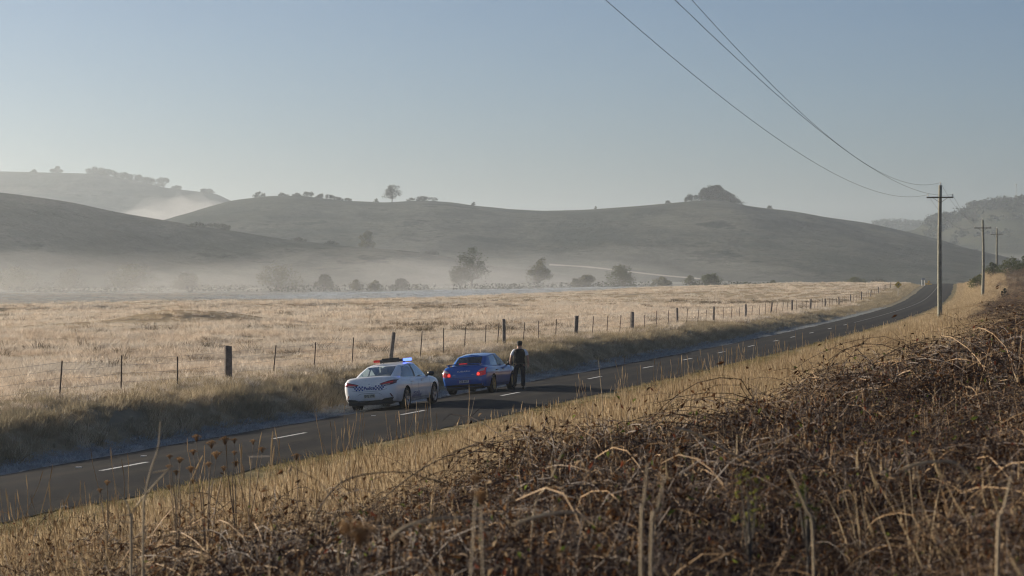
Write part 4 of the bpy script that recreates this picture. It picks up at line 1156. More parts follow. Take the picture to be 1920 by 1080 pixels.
# boot spoiler with brake lamp
def wing_mesh():
    V = []; Fc = []; ys = np.linspace(-.66, .66, 15); n = 6
    for y in ys:
        q = abs(y) / .66; x0 = -2.13 + .05 * q ** 2; ch = .20 - .03 * q; z = 1.108 - .030 * q ** 4
        V += [(x0, y, z + .022), (x0 + .01, y, z + .002), (x0 + ch * .5, y, z - .018), (x0 + ch, y, z - .012), (x0 + ch, y, z + .0), (x0 + ch * .5, y, z + .016)]
    for i in range(len(ys) - 1):
        for j in range(n): Fc.append((i * n + j, i * n + (j + 1) % n, (i + 1) * n + (j + 1) % n, (i + 1) * n + j))
    Fc.append(tuple(range(n))); Fc.append(tuple(range((len(ys) - 1) * n, len(ys) * n)))
    return mesh_of('spoiler', V, Fc, [P_BLUEP], None, False)
wing = obj('spoiler', wing_mesh(), sub)
for s in (-1, 1):
    mb = MB(); mb.box((-1.99, s * .58, 1.068), (.15, .05, .07)); mb.build('spoiler_foot', [P_BLUEP], wing, bevel=.012)
mb = MB(); mb.box((-2.125, 0, 1.118), (.03, .30, .036)); mb.build('third_brake_lamp', [mat('high_brake_lit', (.6, .02, .02), .2, .1, 9, emis=(1, .05, .05), estr=.18)], wing, bevel=.006)
patch('bumper_gap', 'rear', [(.80, .635), (.60, .62), (-.60, .62), (-.80, .635)], [(.80, .627), (.60, .612), (-.60, .612), (-.80, .627)], SUB['gap'], .004, 18, 1)
patch('lower_bumper', 'rear', [(.74, .375), (-.74, .375)], [(.70, .30), (-.70, .30)], BLACKP, .006, 16, 3)
mb = MB(); mb.box((-2.02, 0, .255), (.24, 1.40, .14)); mb.build('rear_valance', [BLACKP], sub, bevel=.03)
mb = MB(); mb.lathe([(.055, 0), (.06, .18)], 16, axis='y', caps=False); V2 = [(-2.03 - v[1], -.48 + v[0], .26 + v[2]) for v in mb.V]
m2 = MB(); m2.add(V2, mb.F); m2.build('exhaust_tip', [CHROME], sub, smooth_shade=True)
PB = mat('plate_blue', (.03, .06, .30), .5, .05, 9); PW = mat('plate_white', (.62, .63, .62), .5, .05, 9)
pp = patch('number_plate', 'rear', [(.255, .535), (-.255, .535)], [(.255, .415), (-.255, .415)], PB, .014, 6, 2)
patch('plate_face', 'rear', [(.185, .53), (-.185, .53)], [(.185, .435), (-.185, .435)], PW, .018, 6, 2, pp)
text('plate_letters', 'rear', 'CIB 80T', 0, .482, .10, INK, .022, flip=-1, width=.33, parent=pp)
text('boot_lettering', 'rear', 'SUBARU', 0, .84, .075, mat('pale_lettering', (.62, .65, .70), .4, .1, 9), .010, flip=-1, width=.50)
text('boot_badge', 'rear', 'WRX', -.36, .715, .055, CHROME, .010, flip=-1, width=.12)
text('boot_badge', 'rear', 'AWD', .36, .715, .045, CHROME, .010, flip=-1, width=.10)
# ================================================================== THE OFFICER
def skin(name, V, E, rad, root=0, sub=2):
    me = bpy.data.meshes.new(name); me.from_pydata([tuple(v) for v in V], E, [])
    o = bpy.data.objects.new(name, me); COL.objects.link(o)
    o.modifiers.new('skin', 'SKIN')
    for i, r in enumerate(rad):
        sv = me.skin_vertices[0].data[i]
        sv.radius = r if hasattr(r, '__len__') else (r, r); sv.use_root = (i == root)
    s = o.modifiers.new('sub', 'SUBSURF'); s.levels = sub; s.render_levels = sub
    out = eval_mesh(o, name); bpy.data.objects.remove(o)
    out.polygons.foreach_set('use_smooth', [True] * len(out.polygons))
    return out
def join_meshes(name, ms, mats):
    bm = bmesh.new()
    for m in ms: bm.from_mesh(m)
    me = bpy.data.meshes.new(name); bm.to_mesh(me); bm.free()
    for m in mats: me.materials.append(m)
    me.polygons.foreach_set('material_index', [0] * len(me.polygons)); me.polygons.foreach_set('use_smooth', [True] * len(me.polygons))
    return me
def officer():
    py = F_PX * CAM_H / (731.5 - YH); px_ = (974 - CX) / F_PX * py
    t = empty('person', (px_, py, rz_at(py)), -R(4)); t.scale = (1.15, 1.12, 1.0)
    tag(t, 'officer in black vest, white short-sleeved shirt and cap, standing by the blue car', 'person')
    SK = mat('skin', (.42, .25, .18), .5, .08, 9); CLOTH = mat('navy_cloth', (.014, .015, .020), .9, .25, 14, bump=.3); VEST = mat('vest_black', (.010, .010, .012), .85, .25, 14, bump=.4)
    SHIRT = mat('white_shirt', (.78, .80, .84), .85, .06, 12, bump=.2); HAIR = mat('dark_hair', (.025, .02, .017), .8, .3, 30); LEA = mat('black_leather', (.012, .012, .012), .45, .2, 12)
    # local: +y is the way he faces, x to his right
    V = [(0, 0, .99), (0, 0, 1.16), (0, .0, 1.34), (0, -.01, 1.48), (0, .0, 1.565), (0, .015, 1.64), (0, .015, 1.71), (0, .01, 1.775),
         (.17, -.005, 1.47), (.245, -.02, 1.33), (.275, -.02, 1.19), (.290, .02, 1.05), (.293, .05, .955), (.293, .07, .89),
         (-.17, -.005, 1.47), (-.245, -.02, 1.33), (-.275, -.02, 1.19), (-.295, .02, 1.05), (-.30, .05, .955), (-.30, .07, .89),
         (.095, .0, .92), (.115, .02, .54), (.125, -.02, .12), (.14, .12, .045),
         (-.095, .0, .92), (-.135, .03, .53), (-.165, -.03, .12), (-.175, .11, .045),
         (0, .115, 1.675), (.085, .005, 1.68), (-.085, .005, 1.68)]
    E = [(0, 1), (1, 2), (2, 3), (3, 4), (4, 5), (5, 6), (6, 7), (3, 8), (8, 9), (9, 10), (10, 11), (11, 12), (12, 13), (3, 14), (14, 15), (15, 16), (16, 17), (17, 18), (18, 19),
         (0, 20), (20, 21), (21, 22), (22, 23), (0, 24), (24, 25), (25, 26), (26, 27), (5, 28), (5, 29), (5, 30)]
    rad = [(.14, .10), (.14, .095), (.155, .10), (.10, .075), .055, (.072, .085), (.078, .092), (.055, .065),
           .065, .052, .045, .040, .030, (.038, .022), .065, .052, .045, .040, .030, (.038, .022),
           .085, .058, .042, .035, .085, .058, .042, .035, .014, .012, .012]
    ms = [skin('b', V, E, rad)]
    for s, (hx, hy, hz) in ((1, V[13]), (-1, V[19])):          # five curled fingers on each hand
        for k in range(4):
            dy = .032 - .021 * k; L = (.078, .088, .082, .064)[k]
            ms.append(skin('f', [(hx, hy + dy, hz), (hx - s * .004, hy + dy, hz - .035), (hx - s * .014, hy + dy + .002, hz - .035 - L * .5), (hx - s * .032, hy + dy + .004, hz - .03 - L * .9)], [(0, 1), (1, 2), (2, 3)], [.010, .0095, .009, .0075], 0, 1))
        ms.append(skin('f', [(hx, hy + .03, hz + .02), (hx - s * .012, hy + .058, hz - .005), (hx - s * .022, hy + .062, hz - .045)], [(0, 1), (1, 2)], [.012, .011, .009], 0, 1))
    obj('body', join_meshes('body', ms, [SK]), t)
    tr = skin('trousers', [(0, 0, 1.04), (0, 0, .96), (.10, 0, .90), (.118, .01, .72), (.12, .02, .52), (.125, -.02, .28), (.13, -.02, .085), (-.10, 0, .90), (-.122, .015, .72), (-.138, .03, .52), (-.152, -.015, .28), (-.168, -.03, .085)],
              [(0, 1), (1, 2), (2, 3), (3, 4), (4, 5), (5, 6), (1, 7), (7, 8), (8, 9), (9, 10), (10, 11)],
              [(.165, .125), (.165, .13), .105, .092, .078, .074, .076, .105, .092, .078, .074, .076], 1)
    tr.materials.append(CLOTH); obj('trousers', tr, t)
    sh = skin('shirt', [(0, 0, 1.05), (0, 0, 1.2), (0, 0, 1.36), (0, -.008, 1.475), (0, 0, 1.545), (.172, -.005, 1.462), (.232, -.015, 1.36), (.262, -.02, 1.25), (-.172, -.005, 1.462), (-.232, -.015, 1.36), (-.262, -.02, 1.25)],
              [(0, 1), (1, 2), (2, 3), (3, 4), (3, 5), (5, 6), (6, 7), (3, 8), (8, 9), (9, 10)], [(.16, .12), (.155, .115), (.165, .115), (.12, .09), .062, .070, .066, .062, .070, .066, .062], 0)
    sh.materials.append(SHIRT); obj('shirt', sh, t)
    # vest: a shaped shell over the torso
    mb = MB(); V2 = []; n = 20; lv = [(.985, .178, .142), (1.05, .176, .142), (1.18, .172, .140), (1.32, .192, .145), (1.42, .196, .138), (1.485, .185, .118), (1.525, .125, .09), (1.54, .085, .07)]
    for (z, a, b) in lv:
        for k in range(n):
            an = 6.283 * k / n; ca, sa = math.cos(an), math.sin(an)
            V2.append((a * math.copysign(abs(ca) ** .75, ca), b * math.copysign(abs(sa) ** .8, sa), z))
    mb.add(V2, [(i * n + k, i * n + (k + 1) % n, (i + 1) * n + (k + 1) % n, (i + 1) * n + k) for i in range(len(lv) - 1) for k in range(n)] + [tuple(range(n))])
    vest = mb.build('vest', [VEST], t, smooth_shade=True)
    mb = MB(); mb.lathe([(.172, .945), (.180, .95), (.180, .995), (.172, 1.0)], 24); m2 = MB(); m2.add([(v[0], v[1] * .8, v[2]) for v in mb.V], mb.F); belt = m2.build('belt', [LEA], t, smooth_shade=True)
    for (x, y) in ((.17, .02), (-.16, -.03), (.12, -.11)):
        mb = MB(); mb.box((x, y, .95), (.05, .06, .12)); mb.build('belt_pouch', [LEA], belt, bevel=.01)
    for s, a, b in ((1, V[22], V[23]), (-1, V[26], V[27])):
        m_ = skin('shoe', [(a[0], a[1] - .05, .05), (a[0], a[1] + .02, .055), (b[0], b[1] - .02, .045), (b[0], b[1] + .06, .036)], [(0, 1), (1, 2), (2, 3)], [(.042, .045), (.05, .055), (.05, .04), (.042, .032)], 1)
        m_.materials.append(LEA); obj('shoe', m_, t)
    mb = MB(); mb.lathe([(.088, 1.655), (.094, 1.70), (.090, 1.745), (.06, 1.79)], 18); m2 = MB(); m2.add([(v[0] * .92, v[1] * 1.08 - .012, v[2]) for v in mb.V], mb.F); m2.build('hair', [HAIR], t, smooth_shade=True)
    mb = MB(); mb.lathe([(.092, 1.725), (.099, 1.735), (.100, 1.775), (.085, 1.815), (.04, 1.835), (.002, 1.838)], 20, caps=False); m2 = MB(); m2.add([(v[0] * .95, v[1] * 1.08, v[2]) for v in mb.V], mb.F)
    m2.add([(-.075, .08, 1.735), (.075, .08, 1.735), (.06, .175, 1.722), (-.06, .175, 1.722), (-.075, .08, 1.743), (.075, .08, 1.743), (.06, .175, 1.73), (-.06, .175, 1.73)], [(0, 1, 2, 3), (7, 6, 5, 4), (0, 4, 5, 1), (1, 5, 6, 2), (2, 6, 7, 3), (3, 7, 4, 0)])
    m2.build('cap', [VEST], t, smooth_shade=True)
officer()
# ================================================================== TREES AND BUSHES
BARK = mat('tree_bark', (.13, .115, .095), 0.9, 0.3, 4, bump=0.5)
L_CREEK = plant_mat('creek_leaf', [(0.2, (.075, .078, .036)), (0.55, (.115, .112, .052)), (0.9, (.16, .15, .07))], 0.1)
L_DARK = plant_mat('dark_leaf', [(0.2, (.022, .028, .014)), (0.6, (.036, .043, .021)), (0.9, (.055, .06, .03))], 0.12)
L_GUM = plant_mat('gum_leaf', [(0.2, (.03, .036, .02)), (0.8, (.06, .065, .036))], 0.2)
L_GREEN = plant_mat('olive_leaf', [(0.2, (.045, .055, .018)), (0.55, (.085, .095, .03)), (0.9, (.15, .14, .05))], 0.35)
L_YELL = plant_mat('yellow_leaf', [(0.2, (.20, .14, .03)), (0.8, (.38, .26, .06))], 0.4)

def woody(name, label, cat, group, base, h, w, leafm, seed, trunk=.3, lobes=9, leaves=1500, leaf=.30, flat=.8, gap=.25, depth=None, trunk_r=None, skirt=0.0):
    """Tapered trunk, limbs and a crown of leaf-sized faces gathered in uneven clumps."""
    r = random.Random(seed); t = empty(name, base); tag(t, label, cat, group)
    depth = depth or w
    z0 = h * trunk; ch = h - z0; tr = trunk_r or max(.05, h * .028)
    mb = MB(); top = Vector((r.uniform(-.05, .05) * w, 0, z0 + ch * .55))
    bend = Vector((r.uniform(-.08, .08) * w, r.uniform(-.05, .05) * w, 0))
    mb.tube([(0, 0, -.4), Vector((0, 0, z0 * .5)) + bend * .5, Vector((0, 0, z0)) + bend, top], [tr * 1.25, tr, tr * .8, tr * .3], 7)
    cl = []
    for k in range(lobes):
        a = r.uniform(0, 6.283); q = math.sqrt(r.random()); zz = r.random()
        wid = (1 - .55 * zz ** 2) if not skirt else (1 - .78 * zz ** 1.5)
        c = Vector((math.cos(a) * q * w * .42 * wid, math.sin(a) * q * depth * .42 * wid, z0 + ch * (.12 + .74 * zz)))
        s = r.uniform(.12, .27) * (1 - .3 * zz)
        cl.append((c, Vector((w * s, depth * s, min(ch * .34, w * s * flat)))))
        st = Vector((0, 0, z0 * r.uniform(.6, 1.0))) + bend
        md = st.lerp(c, .5) + Vector((0, 0, -.05 * h))
        mb.tube([st, md, c], [tr * .5, tr * .32, tr * .12], 5, cap=False)
    obj('trunk', mesh_of('trunk', mb.V, mb.F, [BARK]), t)
    V = []; Fc = []
    for _ in range(leaves):
        c, s = r.choice(cl)
        d = Vector((r.gauss(0, 1), r.gauss(0, 1), r.gauss(0, 1))).normalized() * (r.random() ** .35)
        if r.random() < gap * .3: continue
        p = c + Vector((d.x * s.x, d.y * s.y, d.z * s.z)) * r.uniform(.85, 1.12)
        u = Vector((r.gauss(0, 1), r.gauss(0, 1), r.gauss(0, .7))).normalized(); v = u.cross(Vector((r.gauss(0, 1), r.gauss(0, 1), r.gauss(0, 1)))).normalized()
        L = leaf * r.uniform(.6, 1.3); n = len(V)
        V += [p - u * L * .5, p + v * L * .32, p + u * L * .5, p - v * L * .32]; Fc.append((n, n + 1, n + 2, n + 3))
    obj('crown', mesh_of('crown', V, Fc, [leafm], None, False), t)
    return t

def on_ground(px, py, Z, sink=.1):
    x = (px - CX) / F_PX * Z
    return (x, Z, gz(x, Z) - sink)
def wpx(w, Z): return w / F_PX * Z
GC = 'trees and bushes along the creek beyond the paddock'
# (column, base row, distance, width px, height px, material, words, name)
CREEK = [
 (30, 560, 640, 120, 42, L_CREEK, 'blurred mist-hidden bush at the far left of the creek', 'bush', 5),
 (130, 560, 650, 90, 36, L_CREEK, 'low bush in the mist, second from the far left', 'bush', 5),
 (245, 558, 640, 150, 48, L_CREEK, 'long low bush half hidden by mist below the left hill', 'bush', 8),
 (350, 556, 650, 80, 30, L_CREEK, 'small mist-veiled bush between two larger creek bushes', 'bush', 5),
 (522, 553, 625, 112, 47, L_CREEK, 'broad rounded creek bush, largest left of the cars', 'bush', 9),
 (607, 551, 625, 44, 28, L_CREEK, 'small round bush just right of the broad creek bush', 'bush', 4),
 (668, 557, 600, 34, 22, L_CREEK, 'low creek bush, left one of a close pair', 'bush', 4),
 (703, 557, 600, 34, 20, L_CREEK, 'low creek bush, right one of a close pair', 'bush', 4),
 (752, 553, 640, 48, 18, L_DARK, 'very low dark scrub right of the bush pair', 'bush', 4),
 (862, 548, 680, 60, 40, L_CREEK, 'pale willow drowned in mist left of the tall creek tree', 'tree', 6),
 (884, 546, 690, 80, 76, L_GREEN, 'tall spreading creek tree rising out of the mist', 'tree', 10),
 (1010, 543, 690, 52, 55, L_CREEK, 'upright oval creek tree standing alone in the middle', 'tree', 7),
 (1078, 544, 700, 22, 18, L_CREEK, 'tiny bush left of a low round creek bush', 'bush', 3),
 (1100, 544, 700, 44, 24, L_CREEK, 'low round creek bush right of the lone oval tree', 'bush', 5),
 (1166, 545, 700, 80, 36, L_GREEN, 'wide domed creek bush with a pointed top', 'bush', 8),
 (1240, 541, 720, 44, 16, L_CREEK, 'small flat bush right of the domed creek bush', 'bush', 4),
 (1292, 541, 730, 32, 20, L_GREEN, 'small green bush at the foot of the long ridge', 'bush', 4),
 (1334, 541, 730, 54, 22, L_GREEN, 'green and yellowish bush below the dark ridge slope', 'bush', 6),
 (1450, 539, 760, 34, 12, L_GREEN, 'tiny low bush far behind the fence posts', 'bush', 3),
 (1606, 540, 760, 66, 20, L_GREEN, 'pale green dome-shaped bush near the road sign', 'bush', 6),
 (1648, 539, 770, 40, 18, L_DARK, 'dark bush just left of the yellow road sign', 'bush', 4)]
for i, (px, py, Z, w, h, m, lab, nm, lo) in enumerate(CREEK):
    if px < 1050: Z += 35
    H = wpx(h, Z) * 1.08; b = on_ground(px, py, Z)
    H = max(H, (CAM_H - (py - h - YH) / F_PX * Z) - b[2])
    woody('creek_' + nm, lab, nm, GC, b, H, wpx(w, Z), m, 500 + i, trunk=.22 if nm == 'tree' else .06, lobes=lo * 2 + 8, leaves=3000 if w > 40 else 800, leaf=.42, flat=.85, skirt=1)
# dense low scrub line along the creek: one mass
def scrub():
    r = random.Random(9); V = []; Fc = []
    for _ in range(9000):
        px = r.uniform(-150, 1720); Z = r.uniform(640, 700) + 60 * (px > 1000) + r.gauss(0, 8)
        x = (px - CX) / F_PX * Z
        if fbm(np.array(px / 55.0), np.array(Z / 40.0), 33, 3) < -.02: continue
        p = Vector((x, Z, gz(x, Z) + r.random() ** 1.6 * 1.5))
        u = Vector((r.gauss(0, 1), r.gauss(0, 1), r.gauss(0, .8))).normalized(); v = u.cross(Vector((r.gauss(0, 1), r.gauss(0, 1), r.gauss(0, 1)))).normalized()
        L = .55 * r.uniform(.6, 1.3); n = len(V)
        V += [p - u * L * .6, p + v * L * .4, p + u * L * .6, p - v * L * .4]; Fc.append((n, n + 1, n + 2, n + 3))
    tag(obj('creek_scrub', mesh_of('creek_scrub', V, Fc, [L_DARK], None, False)), 'low dark scrub and reeds lining the creek', 'scrub', kind='stuff')
scrub()
GR = 'trees on the skyline of the hills'
def ridge(key, px, w, h, m, lab, seed, trunk=.15, lobes=6, leaves=420, cat='tree', t=0.0, **kw):
    p = hill_point(key, px, t); Z = p.y
    woody('ridge_' + cat, lab, cat, GR if t == 0 else None, (p.x, p.y, p.z - .4), wpx(h, Z) * (1.2 if cat == 'tree' else .95) + .6, wpx(w, Z) * (1.25 if cat == 'tree' else 1.6), m, seed, trunk=trunk, lobes=lobes + 6, leaves=leaves * 2, leaf=kw.get('leaf', .8), flat=kw.get('flat', .8), gap=.3)
ridge('B', 735, 34, 27, L_GUM, 'lone gum tree with open crown on the middle of the ridge', 601, .28, 18, 900, leaf=.7, flat=.6)
ridge('B', 1336, 44, 25, L_DARK, 'big dense tree crowning the ridge, right of centre', 602, .04, 26, 3000, leaf=1.1)
ridge('B', 1358, 40, 17, L_DARK, 'dark tree sloping down right of the big ridge-top tree', 603, .04, 20, 1800, leaf=1.1)
ridge('B', 1380, 30, 10, L_DARK, 'low dark ridge bush below the big ridge-top tree', 604, .03, 6, 400, 'bush')
ridge('B', 1302, 26, 13, L_DARK, 'rounded bush left of the big ridge-top tree', 605, .03, 7, 500, 'bush')
ridge('B', 1287, 8, 9, L_DARK, 'tiny round bush at the left end of the ridge-top clump', 606, .2, 3, 120, 'bush')
ridge('B', 1443, 9, 6, L_DARK, 'tiny bush on the ridge right of the big clump', 607, .1, 3, 90, 'bush')
ridge('B', 1252, 8, 5, L_DARK, 'tiny bush on the ridge left of the big clump', 608, .1, 3, 90, 'bush')
ridge('B', 887, 7, 6, L_DARK, 'tiny bush on the ridge right of the lone gum tree', 609, .1, 3, 90, 'bush')
ridge('B', 1117, 4, 5, L_DARK, 'speck-like bush on the low saddle of the ridge', 610, .1, 3, 50, 'bush')
ridge('B', 706, 8, 6, L_DARK, 'small bush on the ridge just left of the lone gum', 611, .1, 3, 90, 'bush')
ridge('B', 798, 28, 8, L_DARK, 'low bush clump on the ridge right of the lone gum', 612, .03, 6, 350, 'bush')
ridge('B', 772, 12, 5, L_DARK, 'small flat bush close right of the lone gum', 613, .03, 3, 120, 'bush')
ridge('B', 489, 18, 9, L_DARK, 'squat dark bush near the left end of the ridge', 614, .1, 5, 260, 'bush')
ridge('B', 530, 14, 6, L_DARK, 'low bush on the ridge left of the tree row', 615, .1, 4, 160, 'bush')
for k, (px, w, h) in enumerate([(556, 16, 4), (577, 24, 7), (600, 22, 6), (617, 20, 6), (634, 16, 4), (652, 14, 3)]):
    ridge('B', px, w, h, L_DARK, ['first', 'second', 'third', 'fourth', 'fifth', 'last'][k] + ' from the left in the ridge row of small trees', 620 + k, .04, 6, 260)
ridge('A', 686, 34, 26, L_CREEK, 'round bushy tree on the tail of the near left hill', 640, .04, 16, 1500, 'tree', t=-.001, leaf=.6)
for k, (px, w, h) in enumerate([(107, 22, 10), (63, 8, 4), (180, 36, 10), (203, 34, 10), (230, 32, 9), (255, 30, 9), (278, 26, 10), (306, 24, 17), (330, 16, 6), (388, 22, 7)]):
    words = ['round tree alone on the flat top of the far left hill', 'tiny bush on the far left skyline', 'first tree of the wooded spur on the far left hill', 'second tree of the wooded spur on the far left hill', 'third tree of the wooded spur on the far left hill',
             'fourth tree of the wooded spur on the far left hill', 'fifth tree of the wooded spur on the far left hill', 'tallest open tree at the end of the wooded far left spur', 'small bush past the end of the wooded spur', 'bush by the gap between the far left hill and the ridge'][k]
    ridge('C', px, w, h, L_DARK, words, 650 + k, .02, 9, 700, 'tree' if h > 7 else 'bush', leaf=1.4)
for k, (px, t, w, h) in enumerate([(405, -.02, 40, 9), (370, -.03, 30, 7), (426, -.02, 16, 8), (560, -.02, 22, 5), (620, -.02, 24, 5), (805, -.02, 26, 5)]):
    words = ['dark bush strip on the lower edge of the near left hill', 'low dark bushes left of the bush strip on the near hill', 'small bush at the right end of the near hill strip', 'low scrub patch on the tail of the near left hill', 'second scrub patch on the tail of the near left hill', 'last scrub patch where the near left hill ends'][k]
    ridge('A', px, w, h, L_DARK, words, 670 + k, .05, 7, 260, 'bush', t=t, leaf=.7)
# wooded top of the far right hill, reading as one mass
def far_wood():
    r = random.Random(12); V = []; Fc = []
    for key, lo, hi, n, big in (('D', 1735, 2250, 620, 5.0), ('E', 1640, 1800, 160, 5.5)):
        for _ in range(n):
            px = r.uniform(lo, hi); t = -abs(r.gauss(0, .16)); 
            if t < -.6: continue
            if t < -.12 and fbm(np.array(px / 30.0), np.array(t * 9), 8, 2) < -.05: continue
            p = hill_point(key, px, t); s = big * r.uniform(.5, 1.2)
            for _ in range(26):
                d = Vector((r.gauss(0, 1), r.gauss(0, 1), r.gauss(.25, .8))).normalized() * r.uniform(.6, 1.1) * s
                q = p + Vector((d.x, d.y, s * .45 + d.z * .75)); u = Vector((r.gauss(0, 1), r.gauss(0, 1), r.gauss(0, 1))).normalized(); v = u.cross(Vector((r.gauss(0, 1), r.gauss(0, 1), r.gauss(0, 1)))).normalized()
                L = 2.2 * r.uniform(.6, 1.3); k = len(V); V += [q - u * L * .5, q + v * L * .4, q + u * L * .5, q - v * L * .4]; Fc.append((k, k + 1, k + 2, k + 3))
    tag(obj('hilltop_wood', mesh_of('hilltop_wood', V, Fc, [L_DARK], None, False)), 'distant wood covering the top of the far right hill', 'wood', kind='stuff')
far_wood()
# lattice mast on that hill
def mast():
    p = hill_point('D', 1905, 0.0); Z = p.y; H = wpx(34, Z)
    t = empty('radio_mast', p); tag(t, 'thin radio mast on the skyline of the far right hill', 'mast')
    mb = MB()
    for a in (0, 2.09, 4.19): mb.tube([(math.cos(a) * .5, math.sin(a) * .5, -.5), (math.cos(a) * .3, math.sin(a) * .3, H)], .09, 4)
    for k in range(14):
        z = H * k / 14
        for a, b in ((0, 2.09), (2.09, 4.19), (4.19, 0)): mb.tube([(math.cos(a) * .45, math.sin(a) * .45, z), (math.cos(b) * .4, math.sin(b) * .4, z + H / 14)], .05, 3)
    mb.build('lattice', [STEEL], t)
    mb = MB(); mb.lathe([(.7, H - 1.2), (.7, H + .2)], 10); mb.build('aerial_drum', [STEEL], t)
mast()
# green bushes on the right bank behind the poles
GB = 'green bushes on the right roadside bank'
for k, (px, Z, w, h, m, lab) in enumerate([
    (1833, 372, 42, 30, L_GREEN, 'green bush beside the middle power pole on the right bank'),
    (1862, 385, 46, 30, L_GREEN, 'olive bush at the foot of the farthest power pole'),
    (1893, 378, 60, 34, L_GREEN, 'largest dark green bush right of the farthest pole'),
    (1925, 372, 50, 32, L_GREEN, 'green bush cut by the right edge of the view')]):
    x = (px - CX) / F_PX * Z
    woody('roadside_bush', lab, 'bush', GB, (x, Z, gz(x, Z) - .15), wpx(h, Z), wpx(w, Z), m, 700 + k, trunk=.05, lobes=11, leaves=1700, leaf=.22, flat=.85, skirt=1)
x = (1741 - CX) / F_PX * 530; woody('yellow_bush', 'small orange-yellow bush at the crest of the road', 'bush', None, (x, 530, gz(x, 530) - .05), 1.1, 2.2, L_YELL, 720, trunk=.05, lobes=6, leaves=400, leaf=.2, skirt=1)

x = (1884 - CX) / F_PX * 215; woody('dark_bush', 'small dark upright bush on the right bank near the middle pole', 'bush', GB, (x, 215, gz(x, 215) - .1), 1.5, 1.0, L_DARK, 721, trunk=.05, lobes=12, leaves=700, leaf=.12, skirt=1)
L_LIME = plant_mat('lime_leaf', [(0.2, (.075, .085, .022)), (0.8, (.15, .15, .04))], 0.4)
for k, (px, py, Z, w) in enumerate([(1405, 850, 14, 60), (1515, 860, 14, 46)]):
    p = P(px, py, Z); g0 = gz(p.x, Z)
    woody('green_sprig', ['yellowish green leafy sprig among the brown brambles, right of centre', 'second smaller green sprig right of the yellowish green one'][k], 'sprig', None, (p.x, Z, g0), p.z - g0 - .04, wpx(w, Z) * 1.4, L_LIME if k == 0 else L_GREEN, 730 + k, trunk=.5, lobes=16, leaves=110, leaf=.030, trunk_r=.008, flat=1.0)
# ================================================================== SINGLE DRIED WEEDS AND CANES IN FRONT
W_STEM = mat('weed_stem', (.17, .125, .08), 0.8, 0.35, 14); W_HEAD = plant_mat('seed_head', [(0.1, (.14, .085, .042)), (0.6, (.28, .18, .095)), (0.9, (.42, .29, .16))], 0.4)
W_PALE = mat('bleached_cane', (.42, .33, .21), 0.75, 0.3, 12); W_DARK = mat('dark_stem', (.05, .034, .026), 0.8, 0.3, 12)
def umbel(c, size, r, parent):
    V = []; Fc = []; mb = MB()
    for k in range(30):
        a = 2.4 * k; q = math.sqrt((k + .5) / 30); q *= r.uniform(.6, 1.1); d = Vector((math.cos(a) * q * .8, math.sin(a) * q * .8, 1.15 * (1 - .35 * q))) * size * 1.15
        p = c + d; mb.tube([c, c + d * .6 + Vector((0, 0, .1 * size)), p], [size * .03, size * .022, size * .02], 3, 0, False)
        for _ in range(5):
            s = size * .15; u = Vector((r.gauss(0, 1), r.gauss(0, 1), r.gauss(0, 1))).normalized() * s; v = Vector((r.gauss(0, 1), r.gauss(0, 1), r.gauss(0, 1))).normalized() * s
            q_ = p + u * .6; mb.add([q_ - u * .6, q_ + v * .6, q_ + u * .6, q_ - v * .6], [(0, 1, 2, 3)])
    return mb.build('seed_head', [W_HEAD], parent)
def weed(label, heads, Z, seed, stem=W_STEM, spread=10, base_px=None):
    """heads: (px, py, size px) tops of one plant at distance Z."""
    r = random.Random(seed); bx = base_px if base_px is not None else sum(h[0] for h in heads) / len(heads)
    x = (bx - CX) / F_PX * Z; z = gz(x, Z)
    t = empty('dried_weed', (x, Z, z)); tag(t, label, 'dried weed', 'dried umbel weeds in front of the road'); o = Vector((x, Z, z))
    for i, (px, py, s) in enumerate(heads):
        c = P(px, py, Z) - o + Vector((0, r.uniform(-.15, .15), 0)); sz = wpx(s, Z)
        fork = Vector((0, 0, max(.15, c.z * .35))) + Vector((r.uniform(-.02, .02), 0, 0))
        c0 = c - Vector((0, 0, sz * .5))
        mid = fork.lerp(c0, .5) + Vector((r.uniform(-.03, .03), 0, 0))
        mb = MB(); mb.tube([Vector((0, 0, -.08)) if i == 0 else fork * .8, fork, mid, c0], [.008 * (1 if Z > 12 else .55), .007 * (1 if Z > 12 else .55), .0055 * (1 if Z > 12 else .55), .003], 5); mb.build('stem', [stem], t, smooth_shade=True)
        umbel(c0, sz, r, t)
weed('dried umbel weed, tallest of the left foreground, with two brown heads', [(371, 822, 11), (362, 850, 9)], 24, 801, base_px=385)
weed('dried umbel weed with dark double head beside the tallest weed', [(396, 836, 12), (402, 858, 12), (392, 872, 8)], 23, 802, base_px=388)
weed('dried umbel weed with broad orange-brown head in the left foreground', [(424, 827, 12), (440, 828, 8), (441, 850, 7)], 25, 803, stem=W_DARK, base_px=440)
weed('low dried umbel weed with four small brown heads, left of the tall ones', [(318, 858, 7), (332, 866, 9), (342, 862, 8), (316, 878, 8), (330, 888, 8)], 22, 804, base_px=330)
weed('short dried umbel weed with one brown head below the tall group', [(357, 882, 10), (360, 905, 6)], 24, 805)
weed('slim dried umbel weed with ragged head right of the tall group', [(472, 832, 8), (490, 846, 9), (444, 870, 9)], 27, 806, base_px=470)
weed('dried umbel weed with hanging pale head, lower left foreground', [(420, 880, 8), (318, 915, 8)], 25, 807, base_px=400)
weed('single dried umbel weed right of the others against the road', [(556, 858, 10)], 29, 808)
weed('drooping dried umbel weed far left by the road edge', [(205, 905, 8), (190, 920, 7)], 22, 809)
weed('dried dark seed head on a pale stem, centre foreground', [(1062, 828, 9), (1072, 820, 6)], 26, 810, stem=W_PALE, base_px=1005)
weed('blurred dark seed head very close at the bottom of the view', [(680, 1000, 34), (655, 985, 20)], 6.2, 811, stem=W_DARK)
